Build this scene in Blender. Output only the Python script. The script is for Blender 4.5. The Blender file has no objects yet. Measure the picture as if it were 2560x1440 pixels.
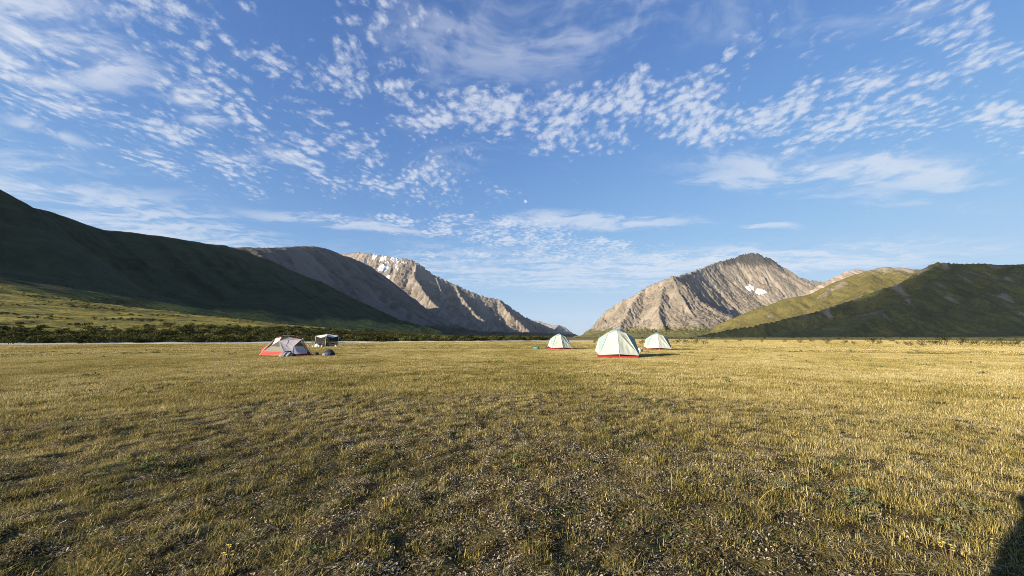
import bpy, bmesh, math, random
import numpy as np
from mathutils import Vector, Matrix

R = math.radians
random.seed(7)
rng = np.random.default_rng(7)
scene = bpy.context.scene
COL = scene.collection

# ------------------------------------------------------------------ camera
F_PX = 940.0                      # focal length in pixels of a 2560 px wide frame
PITCH = math.atan((842 - 720) / F_PX)
CAM_Z = 1.47
cam_d = bpy.data.cameras.new("camera")
cam_d.sensor_width = 36.0
cam_d.lens = 36.0 * F_PX / 2560.0
cam_d.clip_start = 0.05
cam_d.clip_end = 120000.0
cam = bpy.data.objects.new("camera", cam_d)
COL.objects.link(cam)
cam.location = (0, 0, CAM_Z)
cam.rotation_euler = (math.pi / 2 + PITCH, 0, 0)
scene.camera = cam

# ------------------------------------------------------------------ sun, sky, exposure
SUN_A = R(57.0)                   # heading the light travels in, clockwise from +Y
SUN_EL = R(14.9)
TO_SUN = Vector((-math.sin(SUN_A) * math.cos(SUN_EL), -math.cos(SUN_A) * math.cos(SUN_EL), math.sin(SUN_EL)))
sun_d = bpy.data.lights.new("sun", 'SUN')
sun_d.energy = 4.9
sun_d.angle = R(0.53)
sun_d.color = (1.0, 0.86, 0.66)
sun = bpy.data.objects.new("sun", sun_d)
COL.objects.link(sun)
sun.rotation_euler = TO_SUN.to_track_quat('Z', 'Y').to_euler()
sun.location = (-40, -20, 60)

SKY_STRENGTH = 0.1
EXPOSURE = 1.35
scene.view_settings.view_transform = 'Standard'
scene.view_settings.look = 'None'
scene.view_settings.exposure = EXPOSURE
scene.view_settings.gamma = 1.0
scene.view_settings.use_curve_mapping = False
scene.cycles.filter_width = 0.9
scene.cycles.max_bounces = 6
scene.cycles.diffuse_bounces = 3
scene.cycles.transparent_max_bounces = 12
scene.cycles.use_denoising = True
scene.cycles.denoising_prefilter = 'NONE'


class NT:
    """small helper to write node trees"""
    def __init__(self, tree):
        self.t = tree

    def n(self, kind, **kw):
        nd = self.t.nodes.new(kind)
        for k, v in kw.items():
            setattr(nd, k, v)
        return nd

    def put(self, sock, v):
        if v is None:
            return
        if isinstance(v, bpy.types.NodeSocket):
            self.t.links.new(v, sock)
        else:
            if isinstance(v, (tuple, list)) and len(v) == 3 and sock.type == 'RGBA':
                v = (*v, 1.0)
            sock.default_value = v

    def math(self, op, a, b=None, c=None, clamp=False):
        nd = self.n('ShaderNodeMath', operation=op, use_clamp=clamp)
        self.put(nd.inputs[0], a); self.put(nd.inputs[1], b); self.put(nd.inputs[2], c)
        return nd.outputs[0]

    def vmath(self, op, a, b=None, out=0, scale=None):
        nd = self.n('ShaderNodeVectorMath', operation=op)
        self.put(nd.inputs[0], a); self.put(nd.inputs[1], b)
        if scale is not None:
            self.put(nd.inputs['Scale'], scale)
        return nd.outputs[out]

    def mix(self, f, a, b, blend='MIX'):
        nd = self.n('ShaderNodeMix', data_type='RGBA', blend_type=blend)
        nd.clamp_factor = True
        self.put(nd.inputs[0], f); self.put(nd.inputs[6], a); self.put(nd.inputs[7], b)
        return nd.outputs[2]

    def smooth(self, v, lo, hi, a=0.0, b=1.0):
        nd = self.n('ShaderNodeMapRange', interpolation_type='SMOOTHSTEP')
        self.put(nd.inputs[0], v)
        for i, x in enumerate((lo, hi, a, b)):
            self.put(nd.inputs[i + 1], x)
        return nd.outputs[0]

    def noise(self, vec, scale, detail=4.0, rough=0.55, dist=0.0, lac=2.0, dim='3D'):
        nd = self.n('ShaderNodeTexNoise', noise_dimensions=dim)
        self.put(nd.inputs['Vector'], vec)
        nd.inputs['Scale'].default_value = scale
        nd.inputs['Detail'].default_value = detail
        nd.inputs['Roughness'].default_value = rough
        nd.inputs['Distortion'].default_value = dist
        nd.inputs['Lacunarity'].default_value = lac
        return nd.outputs[0]

    def mapping(self, vec, loc=(0, 0, 0), rot=(0, 0, 0), scale=(1, 1, 1)):
        nd = self.n('ShaderNodeMapping')
        self.put(nd.inputs[0], vec)
        nd.inputs[1].default_value = loc
        nd.inputs[2].default_value = rot
        nd.inputs[3].default_value = scale
        return nd.outputs[0]

    def ramp(self, f, stops):
        nd = self.n('ShaderNodeValToRGB')
        self.put(nd.inputs[0], f)
        el = nd.color_ramp.elements
        while len(el) < len(stops):
            el.new(0.5)
        for e, (p, c) in zip(el, stops):
            e.position = p
            e.color = (*c, 1.0)
        return nd.outputs[0]

    def combine(self, x, y, z):
        nd = self.n('ShaderNodeCombineXYZ')
        self.put(nd.inputs[0], x); self.put(nd.inputs[1], y); self.put(nd.inputs[2], z)
        return nd.outputs[0]


def ray(px, py):
    """world direction of a pixel of the 2560 x 1440 photograph"""
    u = (px - 1280) / F_PX
    v = (720 - py) / F_PX
    c, s = math.cos(PITCH), math.sin(PITCH)
    return Vector((u, c - v * s, s + v * c))


def W(px, py, Y):
    """world point at forward distance Y that was measured at that pixel"""
    d = ray(px, py)
    t = Y / d.y
    return Vector((d.x * t, Y, CAM_Z + d.z * t))


def G_(px, py, z=0.0):
    """point of the plain measured at that pixel"""
    d = ray(px, py)
    t = (z - CAM_Z) / d.z
    return Vector((d.x * t, d.y * t, z))


# --- the sky: Nishita daylight with altocumulus and cirrus on a high cloud plane
CLOUD_E = 0.055


def cloud_uv(px, py):
    d = ray(px, py).normalized()
    return d.x / (d.z + CLOUD_E), d.y / (d.z + CLOUD_E)


def build_world():
    w = bpy.data.worlds.new("World")
    scene.world = w
    w.use_nodes = True
    t = w.node_tree
    t.nodes.clear()
    N = NT(t)
    sky = N.n('ShaderNodeTexSky', sky_type='NISHITA', sun_disc=False)
    sky.sun_elevation = SUN_EL
    sky.sun_rotation = math.pi + SUN_A
    sky.altitude = 600
    sky.air_density = 1.0
    sky.dust_density = 0.05
    sky.ozone_density = 1.6
    gen = N.n('ShaderNodeTexCoord').outputs['Generated']
    d = N.vmath('NORMALIZE', gen)
    sep = N.n('ShaderNodeSeparateXYZ')
    N.put(sep.inputs[0], d)
    z = N.math('MAXIMUM', sep.outputs[2], 0.0)
    zi = N.math('ADD', z, CLOUD_E)
    p = N.combine(N.math('DIVIDE', sep.outputs[0], zi), N.math('DIVIDE', sep.outputs[1], zi), 0.0)
    # gentle warp so that nothing is an ellipse
    warp = N.n('ShaderNodeTexNoise', noise_dimensions='2D')
    N.put(warp.inputs['Vector'], p)
    warp.inputs['Scale'].default_value = 1.3
    warp.inputs['Detail'].default_value = 3
    wv = N.vmath('SUBTRACT', warp.outputs['Color'], (0.5, 0.5, 0.5))
    pw = N.vmath('ADD', p, N.vmath('SCALE', wv, scale=0.45))

    def patch(px, py, rx, ry, ang=0.0, soft=0.35, amt=1.0):
        """a cloud field: ellipse on the cloud plane, axes given as pixel extents around its middle"""
        cx, cy = cloud_uv(px, py)
        a = math.radians(ang)
        ex = cloud_uv(px + rx * math.cos(a), py - rx * math.sin(a))
        ey = cloud_uv(px - ry * math.sin(a), py - ry * math.cos(a))
        m = np.array([[ex[0] - cx, ey[0] - cx], [ex[1] - cy, ey[1] - cy]])
        inv = np.linalg.inv(m)
        off = N.vmath('SUBTRACT', pw, (cx, cy, 0))
        q0 = N.vmath('DOT_PRODUCT', off, (inv[0, 0], inv[0, 1], 0), out=1)
        q1 = N.vmath('DOT_PRODUCT', off, (inv[1, 0], inv[1, 1], 0), out=1)
        r = N.vmath('LENGTH', N.combine(q0, q1, 0), out=1)
        return N.smooth(r, 1.0 + soft, 1.0 - soft, 0.0, amt)

    def union(ms):
        o = ms[0]
        for m in ms[1:]:
            o = N.math('MAXIMUM', o, m)
        return o

    # fields of small puffs
    puffs = union([
        patch(1450, 300, 540, 95, -2, 0.5, 0.92),
        patch(2130, 290, 400, 140, 8, 0.5, 0.84),
        patch(1800, 330, 400, 60, 0, 0.5, 0.85),
        patch(2530, 340, 130, 90, 0, 0.5, 0.95),
        patch(2470, 60, 240, 120, -25, 0.5, 0.72),
        patch(450, 130, 480, 200, -35, 0.6, 0.62),
        patch(640, 290, 520, 230, -25, 0.6, 0.52),
        patch(860, 420, 380, 100, -12, 0.6, 0.6),
        patch(430, 385, 330, 80, -14, 0.6, 0.6),
        patch(1000, 240, 230, 170, -40, 0.6, 0.58),
        patch(1340, 600, 330, 46, -8, 0.5, 0.85),
        patch(100, 190, 260, 120, -25, 0.5, 0.72),
        patch(1950, 130, 330, 130, 20, 0.7, 0.45),
        patch(1560, 645, 520, 20, -2, 0.6, 0.85),
    ])
    # a light scatter of puffs goes on behind the camera
    rest = N.math('MULTIPLY', N.smooth(sep.outputs[1], 0.1, -0.3), N.smooth(N.noise(p, 0.5, 2, dim='2D'), 0.45, 0.7, 0.0, 0.7))
    puffs = N.math('MAXIMUM', puffs, rest)
    pr = N.mapping(N.vmath('ADD', p, N.vmath('SCALE', wv, scale=0.12)), rot=(0, 0, R(30)), scale=(1.0, 0.78, 1.0))
    cell = N.noise(pr, 27.0, 5.0, 0.66, 0.0, dim='2D')
    big = N.noise(pr, 5.0, 2.0, 0.5, 0.0, dim='2D')
    vor = N.n('ShaderNodeTexVoronoi', feature='F1', voronoi_dimensions='2D')
    N.put(vor.inputs['Vector'], N.vmath('ADD', pr, N.vmath('SCALE', wv, scale=0.2)))
    vor.inputs['Scale'].default_value = 22.0
    vd = N.math('SUBTRACT', 0.5, vor.outputs['Distance'])
    body = N.math('ADD', N.math('MULTIPLY', cell, 0.95), N.math('ADD', N.math('MULTIPLY', vd, 0.42), N.math('MULTIPLY', big, 1.0)))
    mr = N.n('ShaderNodeFloatCurve')
    N.put(mr.inputs['Value'], puffs)
    cv = mr.mapping.curves[0]
    cv.points[0].location = (0, 1.0); cv.points[1].location = (1, 0.0)
    cv.points.new(0.5, 0.36)
    mr.mapping.update()
    thr = N.math('ADD', N.math('MULTIPLY', mr.outputs[0], 0.58), 0.79)
    pc = N.math('SUBTRACT', body, thr)
    pcov = N.smooth(pc, -0.02, 0.50, 0.0, 1.0)

    # veils and streaks of cirrus
    veil = union([
        patch(150, 60, 290, 120, -35, 0.6, 1.0),
        patch(90, 190, 190, 70, -25, 0.6, 0.8),
        patch(1330, 60, 420, 130, 12, 0.8, 0.62),
        patch(1180, 210, 240, 100, 30, 0.8, 0.38),
        patch(1900, 30, 500, 60, 10, 0.8, 0.36),
        patch(200, 510, 520, 85, -13, 0.7, 0.85),
        patch(330, 585, 420, 40, -6, 0.7, 0.95),
        patch(890, 558, 210, 22, -7, 0.5, 0.85),
        patch(1450, 556, 270, 20, 0, 0.5, 0.85),
        patch(1940, 565, 70, 9, -2, 0.5, 0.8),
        patch(2120, 430, 350, 45, -4, 0.6, 0.95),
        patch(1850, 440, 180, 30, 5, 0.6, 0.75),
        patch(2100, 475, 330, 25, -6, 0.7, 0.5),
        patch(1150, 425, 200, 40, 10, 0.8, 0.3),
        patch(490, 245, 62, 40, -10, 0.6, 1.0),
        patch(545, 320, 60, 24, -10, 0.6, 0.9),
        patch(130, 340, 120, 16, -14, 0.6, 0.8),
        patch(730, 405, 70, 18, -10, 0.6, 0.9),
        patch(1800, 660, 680, 42, 2, 0.5, 0.98),
        patch(1350, 690, 420, 60, -3, 0.6, 0.8),
        patch(600, 400, 60, 14, -10, 0.6, 0.6),
    ])
    cr = N.mapping(pw, rot=(0, 0, R(-38)), scale=(0.42, 1.5, 1.0))
    cir = N.noise(cr, 3.4, 4.0, 0.6, 0.3, dim='2D')
    cir2 = N.noise(pw, 9.0, 4.0, 0.62, 0.0, dim='2D')
    cval = N.math('ADD', N.math('MULTIPLY', cir, 0.62), N.math('MULTIPLY', cir2, 0.38))
    cval = N.smooth(cval, 0.34, 0.68)
    ccov = N.math('MULTIPLY', veil, N.smooth(N.math('ADD', cval, N.math('MULTIPLY', veil, 0.5)), 0.30, 1.30))
    rest2 = N.math('MULTIPLY', N.smooth(sep.outputs[1], 0.1, -0.3), N.smooth(cval, 0.5, 1.0, 0.0, 0.35))
    ccov = N.math('MAXIMUM', ccov, rest2)
    cov = N.math('SUBTRACT', 1.0, N.math('MULTIPLY', N.math('SUBTRACT', 1.0, N.math('MULTIPLY', pcov, 0.72)),
                                          N.math('SUBTRACT', 1.0, N.math('MULTIPLY', ccov, 0.70))))
    cov = N.math('MULTIPLY', cov, N.smooth(sep.outputs[2], 0.0, 0.03))
    # photographic saturation of the clear blue
    x = N.vmath('MULTIPLY', sky.outputs[0], (0.142, 0.190, 0.305))
    # film shoulder, so that the low sky keeps its colour
    xs = N.vmath('MULTIPLY', x, (1.75, 1.38, 1.08))
    den = N.vmath('ADD', N.vmath('MULTIPLY', xs, xs), (1, 1, 1))
    pw2 = N.n('ShaderNodeSeparateXYZ'); N.put(pw2.inputs[0], den)
    den = N.combine(*[N.math('SQRT', o) for o in pw2.outputs])
    blue = N.vmath('DIVIDE', x, den)
    col = N.mix(cov, blue, (0.76, 0.81, 0.90))
    col = N.vmath('SCALE', col, scale=1.0 / (SKY_STRENGTH * 2 ** EXPOSURE))
    bg = N.n('ShaderNodeBackground')
    bg.inputs['Strength'].default_value = SKY_STRENGTH
    N.put(bg.inputs['Color'], col)
    out = N.n('ShaderNodeOutputWorld')
    t.links.new(bg.outputs[0], out.inputs[0])
    w.cycles.sampling_method = 'MANUAL'
    w.cycles.sample_map_resolution = 512


build_world()


# ================================================================== helpers
def tag(o, label=None, cat=None, group=None, kind=None):
    if label: o["label"] = label
    if cat: o["category"] = cat
    if group: o["group"] = group
    if kind: o["kind"] = kind
    return o


def empty(name, loc=(0, 0, 0), rz=0.0):
    o = bpy.data.objects.new(name, None)
    COL.objects.link(o)
    o.location = loc
    o.rotation_euler = (0, 0, rz)
    o.empty_display_size = 0.2
    return o


def mesh_obj(name, verts, faces, mat=None, parent=None, smooth=False, link=True):
    me = bpy.data.meshes.new(name)
    if isinstance(verts, np.ndarray):
        verts = verts.tolist()
    me.from_pydata(verts, [], faces)
    me.update()
    if smooth:
        me.polygons.foreach_set('use_smooth', [True] * len(me.polygons))
    o = bpy.data.objects.new(name, me)
    if mat: me.materials.append(mat)
    if link: COL.objects.link(o)
    if parent: o.parent = parent
    return o


def bm_obj(name, bm, mat=None, parent=None, smooth=True, link=True):
    me = bpy.data.meshes.new(name)
    bmesh.ops.recalc_face_normals(bm, faces=bm.faces)
    bm.to_mesh(me)
    bm.free()
    if smooth:
        me.polygons.foreach_set('use_smooth', [True] * len(me.polygons))
    o = bpy.data.objects.new(name, me)
    if mat: me.materials.append(mat)
    if link: COL.objects.link(o)
    if parent: o.parent = parent
    return o


def copy_tree(o, parent=None):
    c = o.copy()
    COL.objects.link(c)
    c.parent = parent
    for ch in list(o.children):
        copy_tree(ch, c)
    return c


# ---- vectorised gradient noise
_perm = np.random.default_rng(11).permutation(256)
_perm = np.concatenate([_perm, _perm, _perm])
_ang = np.random.default_rng(5).uniform(0, 2 * np.pi, 256)
_gx, _gy = np.cos(_ang), np.sin(_ang)


def pn(x, y):
    xi = np.floor(x).astype(np.int64); yi = np.floor(y).astype(np.int64)
    xf = x - xi; yf = y - yi
    xi &= 255; yi &= 255
    u = xf * xf * xf * (xf * (xf * 6 - 15) + 10)
    v = yf * yf * yf * (yf * (yf * 6 - 15) + 10)

    def g(ix, iy, fx, fy):
        h = _perm[_perm[ix] + iy]
        return _gx[h] * fx + _gy[h] * fy
    a = g(xi, yi, xf, yf); b = g(xi + 1, yi, xf - 1, yf)
    c = g(xi, yi + 1, xf, yf - 1); d = g(xi + 1, yi + 1, xf - 1, yf - 1)
    return ((a + u * (b - a)) + v * ((c + u * (d - c)) - (a + u * (b - a)))) * 1.5


def fbm(x, y, oct=4, lac=2.03, gain=0.5, seed=0.0):
    s = 0; a = 1.0; n = 0
    x = x + seed * 17.3; y = y - seed * 9.7
    for _ in range(oct):
        s = s + a * pn(x, y); n += a
        x = x * lac + 3.1; y = y * lac - 7.7; a *= gain
    return s / n


def ridged(x, y, oct=4, seed=0.0, gain=0.5):
    s = 0; a = 1.0; n = 0
    x = x + seed * 13.1; y = y + seed * 5.9
    for _ in range(oct):
        s = s + a * (1 - np.abs(pn(x, y)) * 1.6); n += a
        x = x * 2.07 + 1.7; y = y * 2.07 + 9.2; a *= gain
    return s / n


def sstep(v, lo, hi):
    t = np.clip((v - lo) / (hi - lo), 0, 1)
    return t * t * (3 - 2 * t)


# ================================================================== materials
def new_mat(name):
    m = bpy.data.materials.new(name)
    m.use_nodes = True
    m.node_tree.nodes.clear()
    return m, NT(m.node_tree)


def finish(N, shader, disp=None):
    out = N.n('ShaderNodeOutputMaterial')
    N.t.links.new(shader, out.inputs[0])


def principled(N, color, rough=0.8, normal=None, spec=0.3, **kw):
    b = N.n('ShaderNodeBsdfPrincipled')
    N.put(b.inputs['Base Color'], color)
    N.put(b.inputs['Roughness'], rough)
    N.put(b.inputs['Specular IOR Level'], spec)
    if normal is not None:
        N.put(b.inputs['Normal'], normal)
    for k, v in kw.items():
        N.put(b.inputs[k.replace('_', ' ')], v)
    return b.outputs[0]


def bump(N, h, strength=0.5, dist=1.0):
    b = N.n('ShaderNodeBump')
    b.inputs['Strength'].default_value = strength
    b.inputs['Distance'].default_value = dist
    N.put(b.inputs['Height'], h)
    return b.outputs[0]


def simple_mat(name, col, rough=0.7, var=0.15, scale=8.0, spec=0.3, bumps=0.0):
    m, N = new_mat(name)
    tc = N.n('ShaderNodeTexCoord').outputs['Object']
    n = N.noise(tc, scale, 4)
    c = N.mix(N.smooth(n, 0.3, 0.7), tuple(x * (1 - var) for x in col), tuple(min(1, x * (1 + var)) for x in col))
    nm = bump(N, n, bumps, 0.02) if bumps else None
    finish(N, principled(N, c, rough, nm, spec))
    return m


def fabric_mat(name, col, transl=0.3, rough=0.75, wr=0.35, wscale=3.0, var=0.05):
    """thin tent cloth: diffuse plus light that comes through, fine puckers"""
    m, N = new_mat(name)
    tc = N.n('ShaderNodeTexCoord').outputs['Object']
    n = N.noise(tc, wscale, 3, 0.5, 0.4)
    f = N.noise(tc, wscale * 9, 2)
    c = N.mix(n, tuple(x * (1 - var) for x in col), tuple(min(1, x * (1 + var)) for x in col))
    nm = bump(N, N.math('ADD', n, N.math('MULTIPLY', f, 0.12)), wr, 0.05)
    a = principled(N, c, rough, nm, 0.25)
    b = N.n('ShaderNodeBsdfTranslucent')
    N.put(b.inputs[0], c)
    mx = N.n('ShaderNodeMixShader')
    mx.inputs[0].default_value = transl
    N.t.links.new(a, mx.inputs[1]); N.t.links.new(b.outputs[0], mx.inputs[2])
    finish(N, mx.outputs[0])
    return m


def mesh_cloth(name, col, alpha):
    """insect mesh: part of the light goes straight through the holes"""
    m, N = new_mat(name)
    a = principled(N, col, 0.9, None, 0.1)
    b = N.n('ShaderNodeBsdfTransparent')
    mx = N.n('ShaderNodeMixShader')
    mx.inputs[0].default_value = alpha
    N.t.links.new(b.outputs[0], mx.inputs[1]); N.t.links.new(a, mx.inputs[2])
    finish(N, mx.outputs[0])
    return m


# ================================================================== terrain
def bank_line(y):
    """x of the near river bank at forward distance y (river runs away to the right)"""
    return np.interp(y, [-200, 0, 40, 66, 82, 99, 112, 130, 160, 260, 900],
                     [-420, -250, -150, -94, -55, -30, -8, 16, 42, 60, 40])


def ground_z(x, y):
    """height of the valley plain: hummocks near by, slow swells further off"""
    r = np.hypot(x, y)
    near = np.clip(1 - r / 45.0, 0, 1)
    hum = (fbm(x * 0.8, y * 0.8, 4, seed=1) * 0.10 + ridged(x * 2.1, y * 2.1, 3, seed=2) * 0.075 - 0.04) * near
    sw = fbm(x / 30, y / 30, 3, seed=3) * 0.22 * sstep(r, 6, 60)
    sw = sw + fbm(x / 260, y / 260, 3, seed=4) * 1.2 * sstep(r, 180, 900)
    d = x - bank_line(y)                  # metres on this side of the bank
    riv = -0.12 * sstep(-d, -4, 2) * sstep(r, 30, 50) * (y > 0)
    return hum + sw * (1 - sstep(-d, -16, 0)) + riv


def build_ground():
    n = 620
    u = np.linspace(-1, 1, n)
    a = 2.2
    b = np.arcsinh(26000 / a)
    ax = a * np.sinh(b * u)
    X, Y = np.meshgrid(ax, ax + 3.0)
    Z = ground_z(X, Y)
    verts = np.stack([X.ravel(), Y.ravel(), Z.ravel()], 1)
    i = np.arange(n * n).reshape(n, n)
    q = np.stack([i[:-1, :-1], i[:-1, 1:], i[1:, 1:], i[1:, :-1]], -1).reshape(-1, 4)
    m, N = new_mat("tundra_turf")
    pos = N.n('ShaderNodeNewGeometry').outputs['Position']
    r = N.vmath('LENGTH', pos, out=1)
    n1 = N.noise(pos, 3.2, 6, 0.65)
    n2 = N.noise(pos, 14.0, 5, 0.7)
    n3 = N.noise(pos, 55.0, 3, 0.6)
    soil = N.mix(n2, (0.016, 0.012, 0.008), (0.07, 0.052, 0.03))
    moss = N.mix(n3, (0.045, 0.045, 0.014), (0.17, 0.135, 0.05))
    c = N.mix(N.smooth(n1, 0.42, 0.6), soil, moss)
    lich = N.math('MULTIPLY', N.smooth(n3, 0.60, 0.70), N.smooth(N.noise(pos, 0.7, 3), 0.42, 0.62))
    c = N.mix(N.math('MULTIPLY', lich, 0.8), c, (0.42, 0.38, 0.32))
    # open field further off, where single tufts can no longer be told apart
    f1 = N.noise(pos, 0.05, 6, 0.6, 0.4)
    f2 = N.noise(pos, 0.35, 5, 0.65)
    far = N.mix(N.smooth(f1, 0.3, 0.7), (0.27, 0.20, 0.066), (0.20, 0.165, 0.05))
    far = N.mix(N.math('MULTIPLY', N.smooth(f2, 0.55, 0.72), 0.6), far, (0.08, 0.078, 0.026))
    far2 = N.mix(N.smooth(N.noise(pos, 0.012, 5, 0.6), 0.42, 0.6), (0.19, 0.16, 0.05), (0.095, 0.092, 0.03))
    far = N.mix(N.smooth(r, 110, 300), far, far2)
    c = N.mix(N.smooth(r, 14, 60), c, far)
    # willow and heath green beyond the river
    att = N.n('ShaderNodeAttribute', attribute_name='bank').outputs['Fac']
    heath = N.mix(N.smooth(N.noise(pos, 0.11, 6, 0.65), 0.4, 0.62), (0.10, 0.10, 0.03), (0.032, 0.04, 0.014))
    c = N.mix(att, c, heath)
    h = N.math('ADD', N.math('MULTIPLY', n2, 0.05), N.math('MULTIPLY', n3, 0.02))
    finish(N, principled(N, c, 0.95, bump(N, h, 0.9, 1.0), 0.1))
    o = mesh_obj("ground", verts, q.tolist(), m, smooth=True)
    d = X - bank_line(Y)
    bank = sstep(-d, 17, 30) * (Y > 20) * (1 - sstep(X, 120, 420))
    at = o.data.attributes.new('bank', 'FLOAT', 'POINT')
    at.data.foreach_set('value', bank.ravel().astype(np.float32))
    tag(o, kind='structure')
    return o


def strip(name, line, half, mat, dz, n=220, seed=0.0, ragged=0.35, crown=0.0):
    """a sheet that follows the ground along a line of points, with ragged edges"""
    P = np.array(line, float)
    s = np.concatenate([[0], np.cumsum(np.hypot(*np.diff(P[:, :2], axis=0).T))])
    t = np.linspace(0, s[-1], n)
    cx = np.interp(t, s, P[:, 0]); cy = np.interp(t, s, P[:, 1])
    hw = np.interp(t, s, [h for h in half])
    k = np.ones(9) / 9
    pad = lambda v: np.convolve(np.pad(v, 4, mode='edge'), k, 'valid')
    cx, cy = pad(cx), pad(cy)
    tx = np.gradient(cx); ty = np.gradient(cy)
    l = np.hypot(tx, ty); nx, ny = -ty / l, tx / l
    m = 9
    V = []
    for j in range(m):
        f = j / (m - 1) * 2 - 1
        e = 1 + ragged * (fbm(t / 9, np.full(n, f * 3.0), 4, seed=seed + (0 if f < 0 else 5)) * 1.6)
        x = cx + nx * hw * f * e; y = cy + ny * hw * f * e
        V.append(np.stack([x, y, ground_z(x, y) + dz + crown * (1 - f * f) * (1 + fbm(x / 6, y / 6, 2, seed=9))], 1))
    V = np.stack(V, 1).reshape(-1, 3)
    i = np.arange(n * m).reshape(n, m)
    q = np.stack([i[:-1, :-1], i[:-1, 1:], i[1:, 1:], i[1:, :-1]], -1).reshape(-1, 4)
    o = mesh_obj(name, V, q.tolist(), mat, smooth=True)
    return tag(o, kind='structure')


def build_river():
    m, N = new_mat("river_gravel")
    pos = N.n('ShaderNodeNewGeometry').outputs['Position']
    a = N.noise(pos, 0.25, 5, 0.6)
    b = N.noise(pos, 3.0, 4, 0.7)
    c = N.mix(N.smooth(a, 0.35, 0.65), (0.34, 0.31, 0.26), (0.56, 0.53, 0.47))
    c = N.mix(N.math('MULTIPLY', N.smooth(b, 0.5, 0.7), 0.45), c, (0.2, 0.18, 0.15))
    finish(N, principled(N, c, 0.9, bump(N, b, 0.6, 0.1), 0.2))
    line = [(-300, 20), (-170, 50), (-112, 76), (-72, 92), (-40, 108), (-16, 119), (12, 135), (38, 152)]
    strip("gravel_bar", line, [10.5, 10.5, 10.5, 10, 7, 6.5, 6.5, 4], m, 0.03, seed=1, crown=0.26, ragged=0.6)
    wm, N = new_mat("river_water")
    pos = N.n('ShaderNodeNewGeometry').outputs['Position']
    rip = N.noise(pos, 1.6, 3, 0.6)
    finish(N, principled(N, (0.10, 0.13, 0.13), 0.08, bump(N, rip, 0.12, 0.2), 0.5))
    line2 = [(-292, 15), (-160, 42), (-100, 69), (-61, 85), (-34, 101), (-11, 112), (16, 130), (40, 150)]
    strip("river", line2, [1.6, 1.6, 1.5, 1.5, 1.2, 1.1, 1.0, 0.8], wm, 0.06, seed=3, ragged=0.25)


def ridge_height(X, Y, pts, slope=0.8, p=1.5, gully=12.0, lam=90.0, seed=0.0, asym=None, base=0.0, rnd=0.0):
    """height of a ridge: a crest line of points with concave, gullied flanks"""
    P = np.array([tuple(q) for q in pts], float)
    best = np.full(X.shape, 1e9); hh = np.zeros_like(X); ss = np.zeros_like(X); sd = np.zeros_like(X)
    acc = 0.0
    for k in range(len(P) - 1):
        ax, ay, az = P[k]; bx, by, bz = P[k + 1]
        dx, dy = bx - ax, by - ay
        L = math.hypot(dx, dy) + 1e-6
        t = np.clip(((X - ax) * dx + (Y - ay) * dy) / (L * L), 0, 1)
        ex = X - (ax + t * dx); ey = Y - (ay + t * dy)
        r = np.hypot(ex, ey)
        h = az + t * (bz - az)
        # the crest a point belongs to is the one that gives it the most height
        score = r - h / slope * 0.9
        m = score < best
        best = np.where(m, score, best)
        hh = np.where(m, h, hh); ss = np.where(m, acc + t * L, ss)
        sd = np.where(m, r * np.sign(dx * ey - dy * ex + 1e-9), sd)
        acc += L
    r = np.abs(sd)
    sl = np.full(X.shape, slope)
    if asym is not None:
        sl = np.where(sd > 0, slope, asym)
    hh = np.maximum(hh, 1.0)
    Wd = hh * p / sl
    if rnd:                                  # softly rounded top instead of a sharp edge
        r = r * r / (r + rnd * sstep(hh, 80, 300) + 1e-3)
    t = np.clip(r / Wd, 0, 1)
    z = base + hh * (1 - t) ** p
    env = np.sin(np.pi * np.clip(t * 1.15, 0, 1)) ** 0.8
    g = ridged(ss / lam, r / (lam * 5.0), 4, seed=seed)
    z = z - gully * env * (1.0 - g) * 1.6
    return z - 6.0 * (t >= 0.999), np.clip(g * 1.25 - 0.25, 0, 1)


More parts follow.
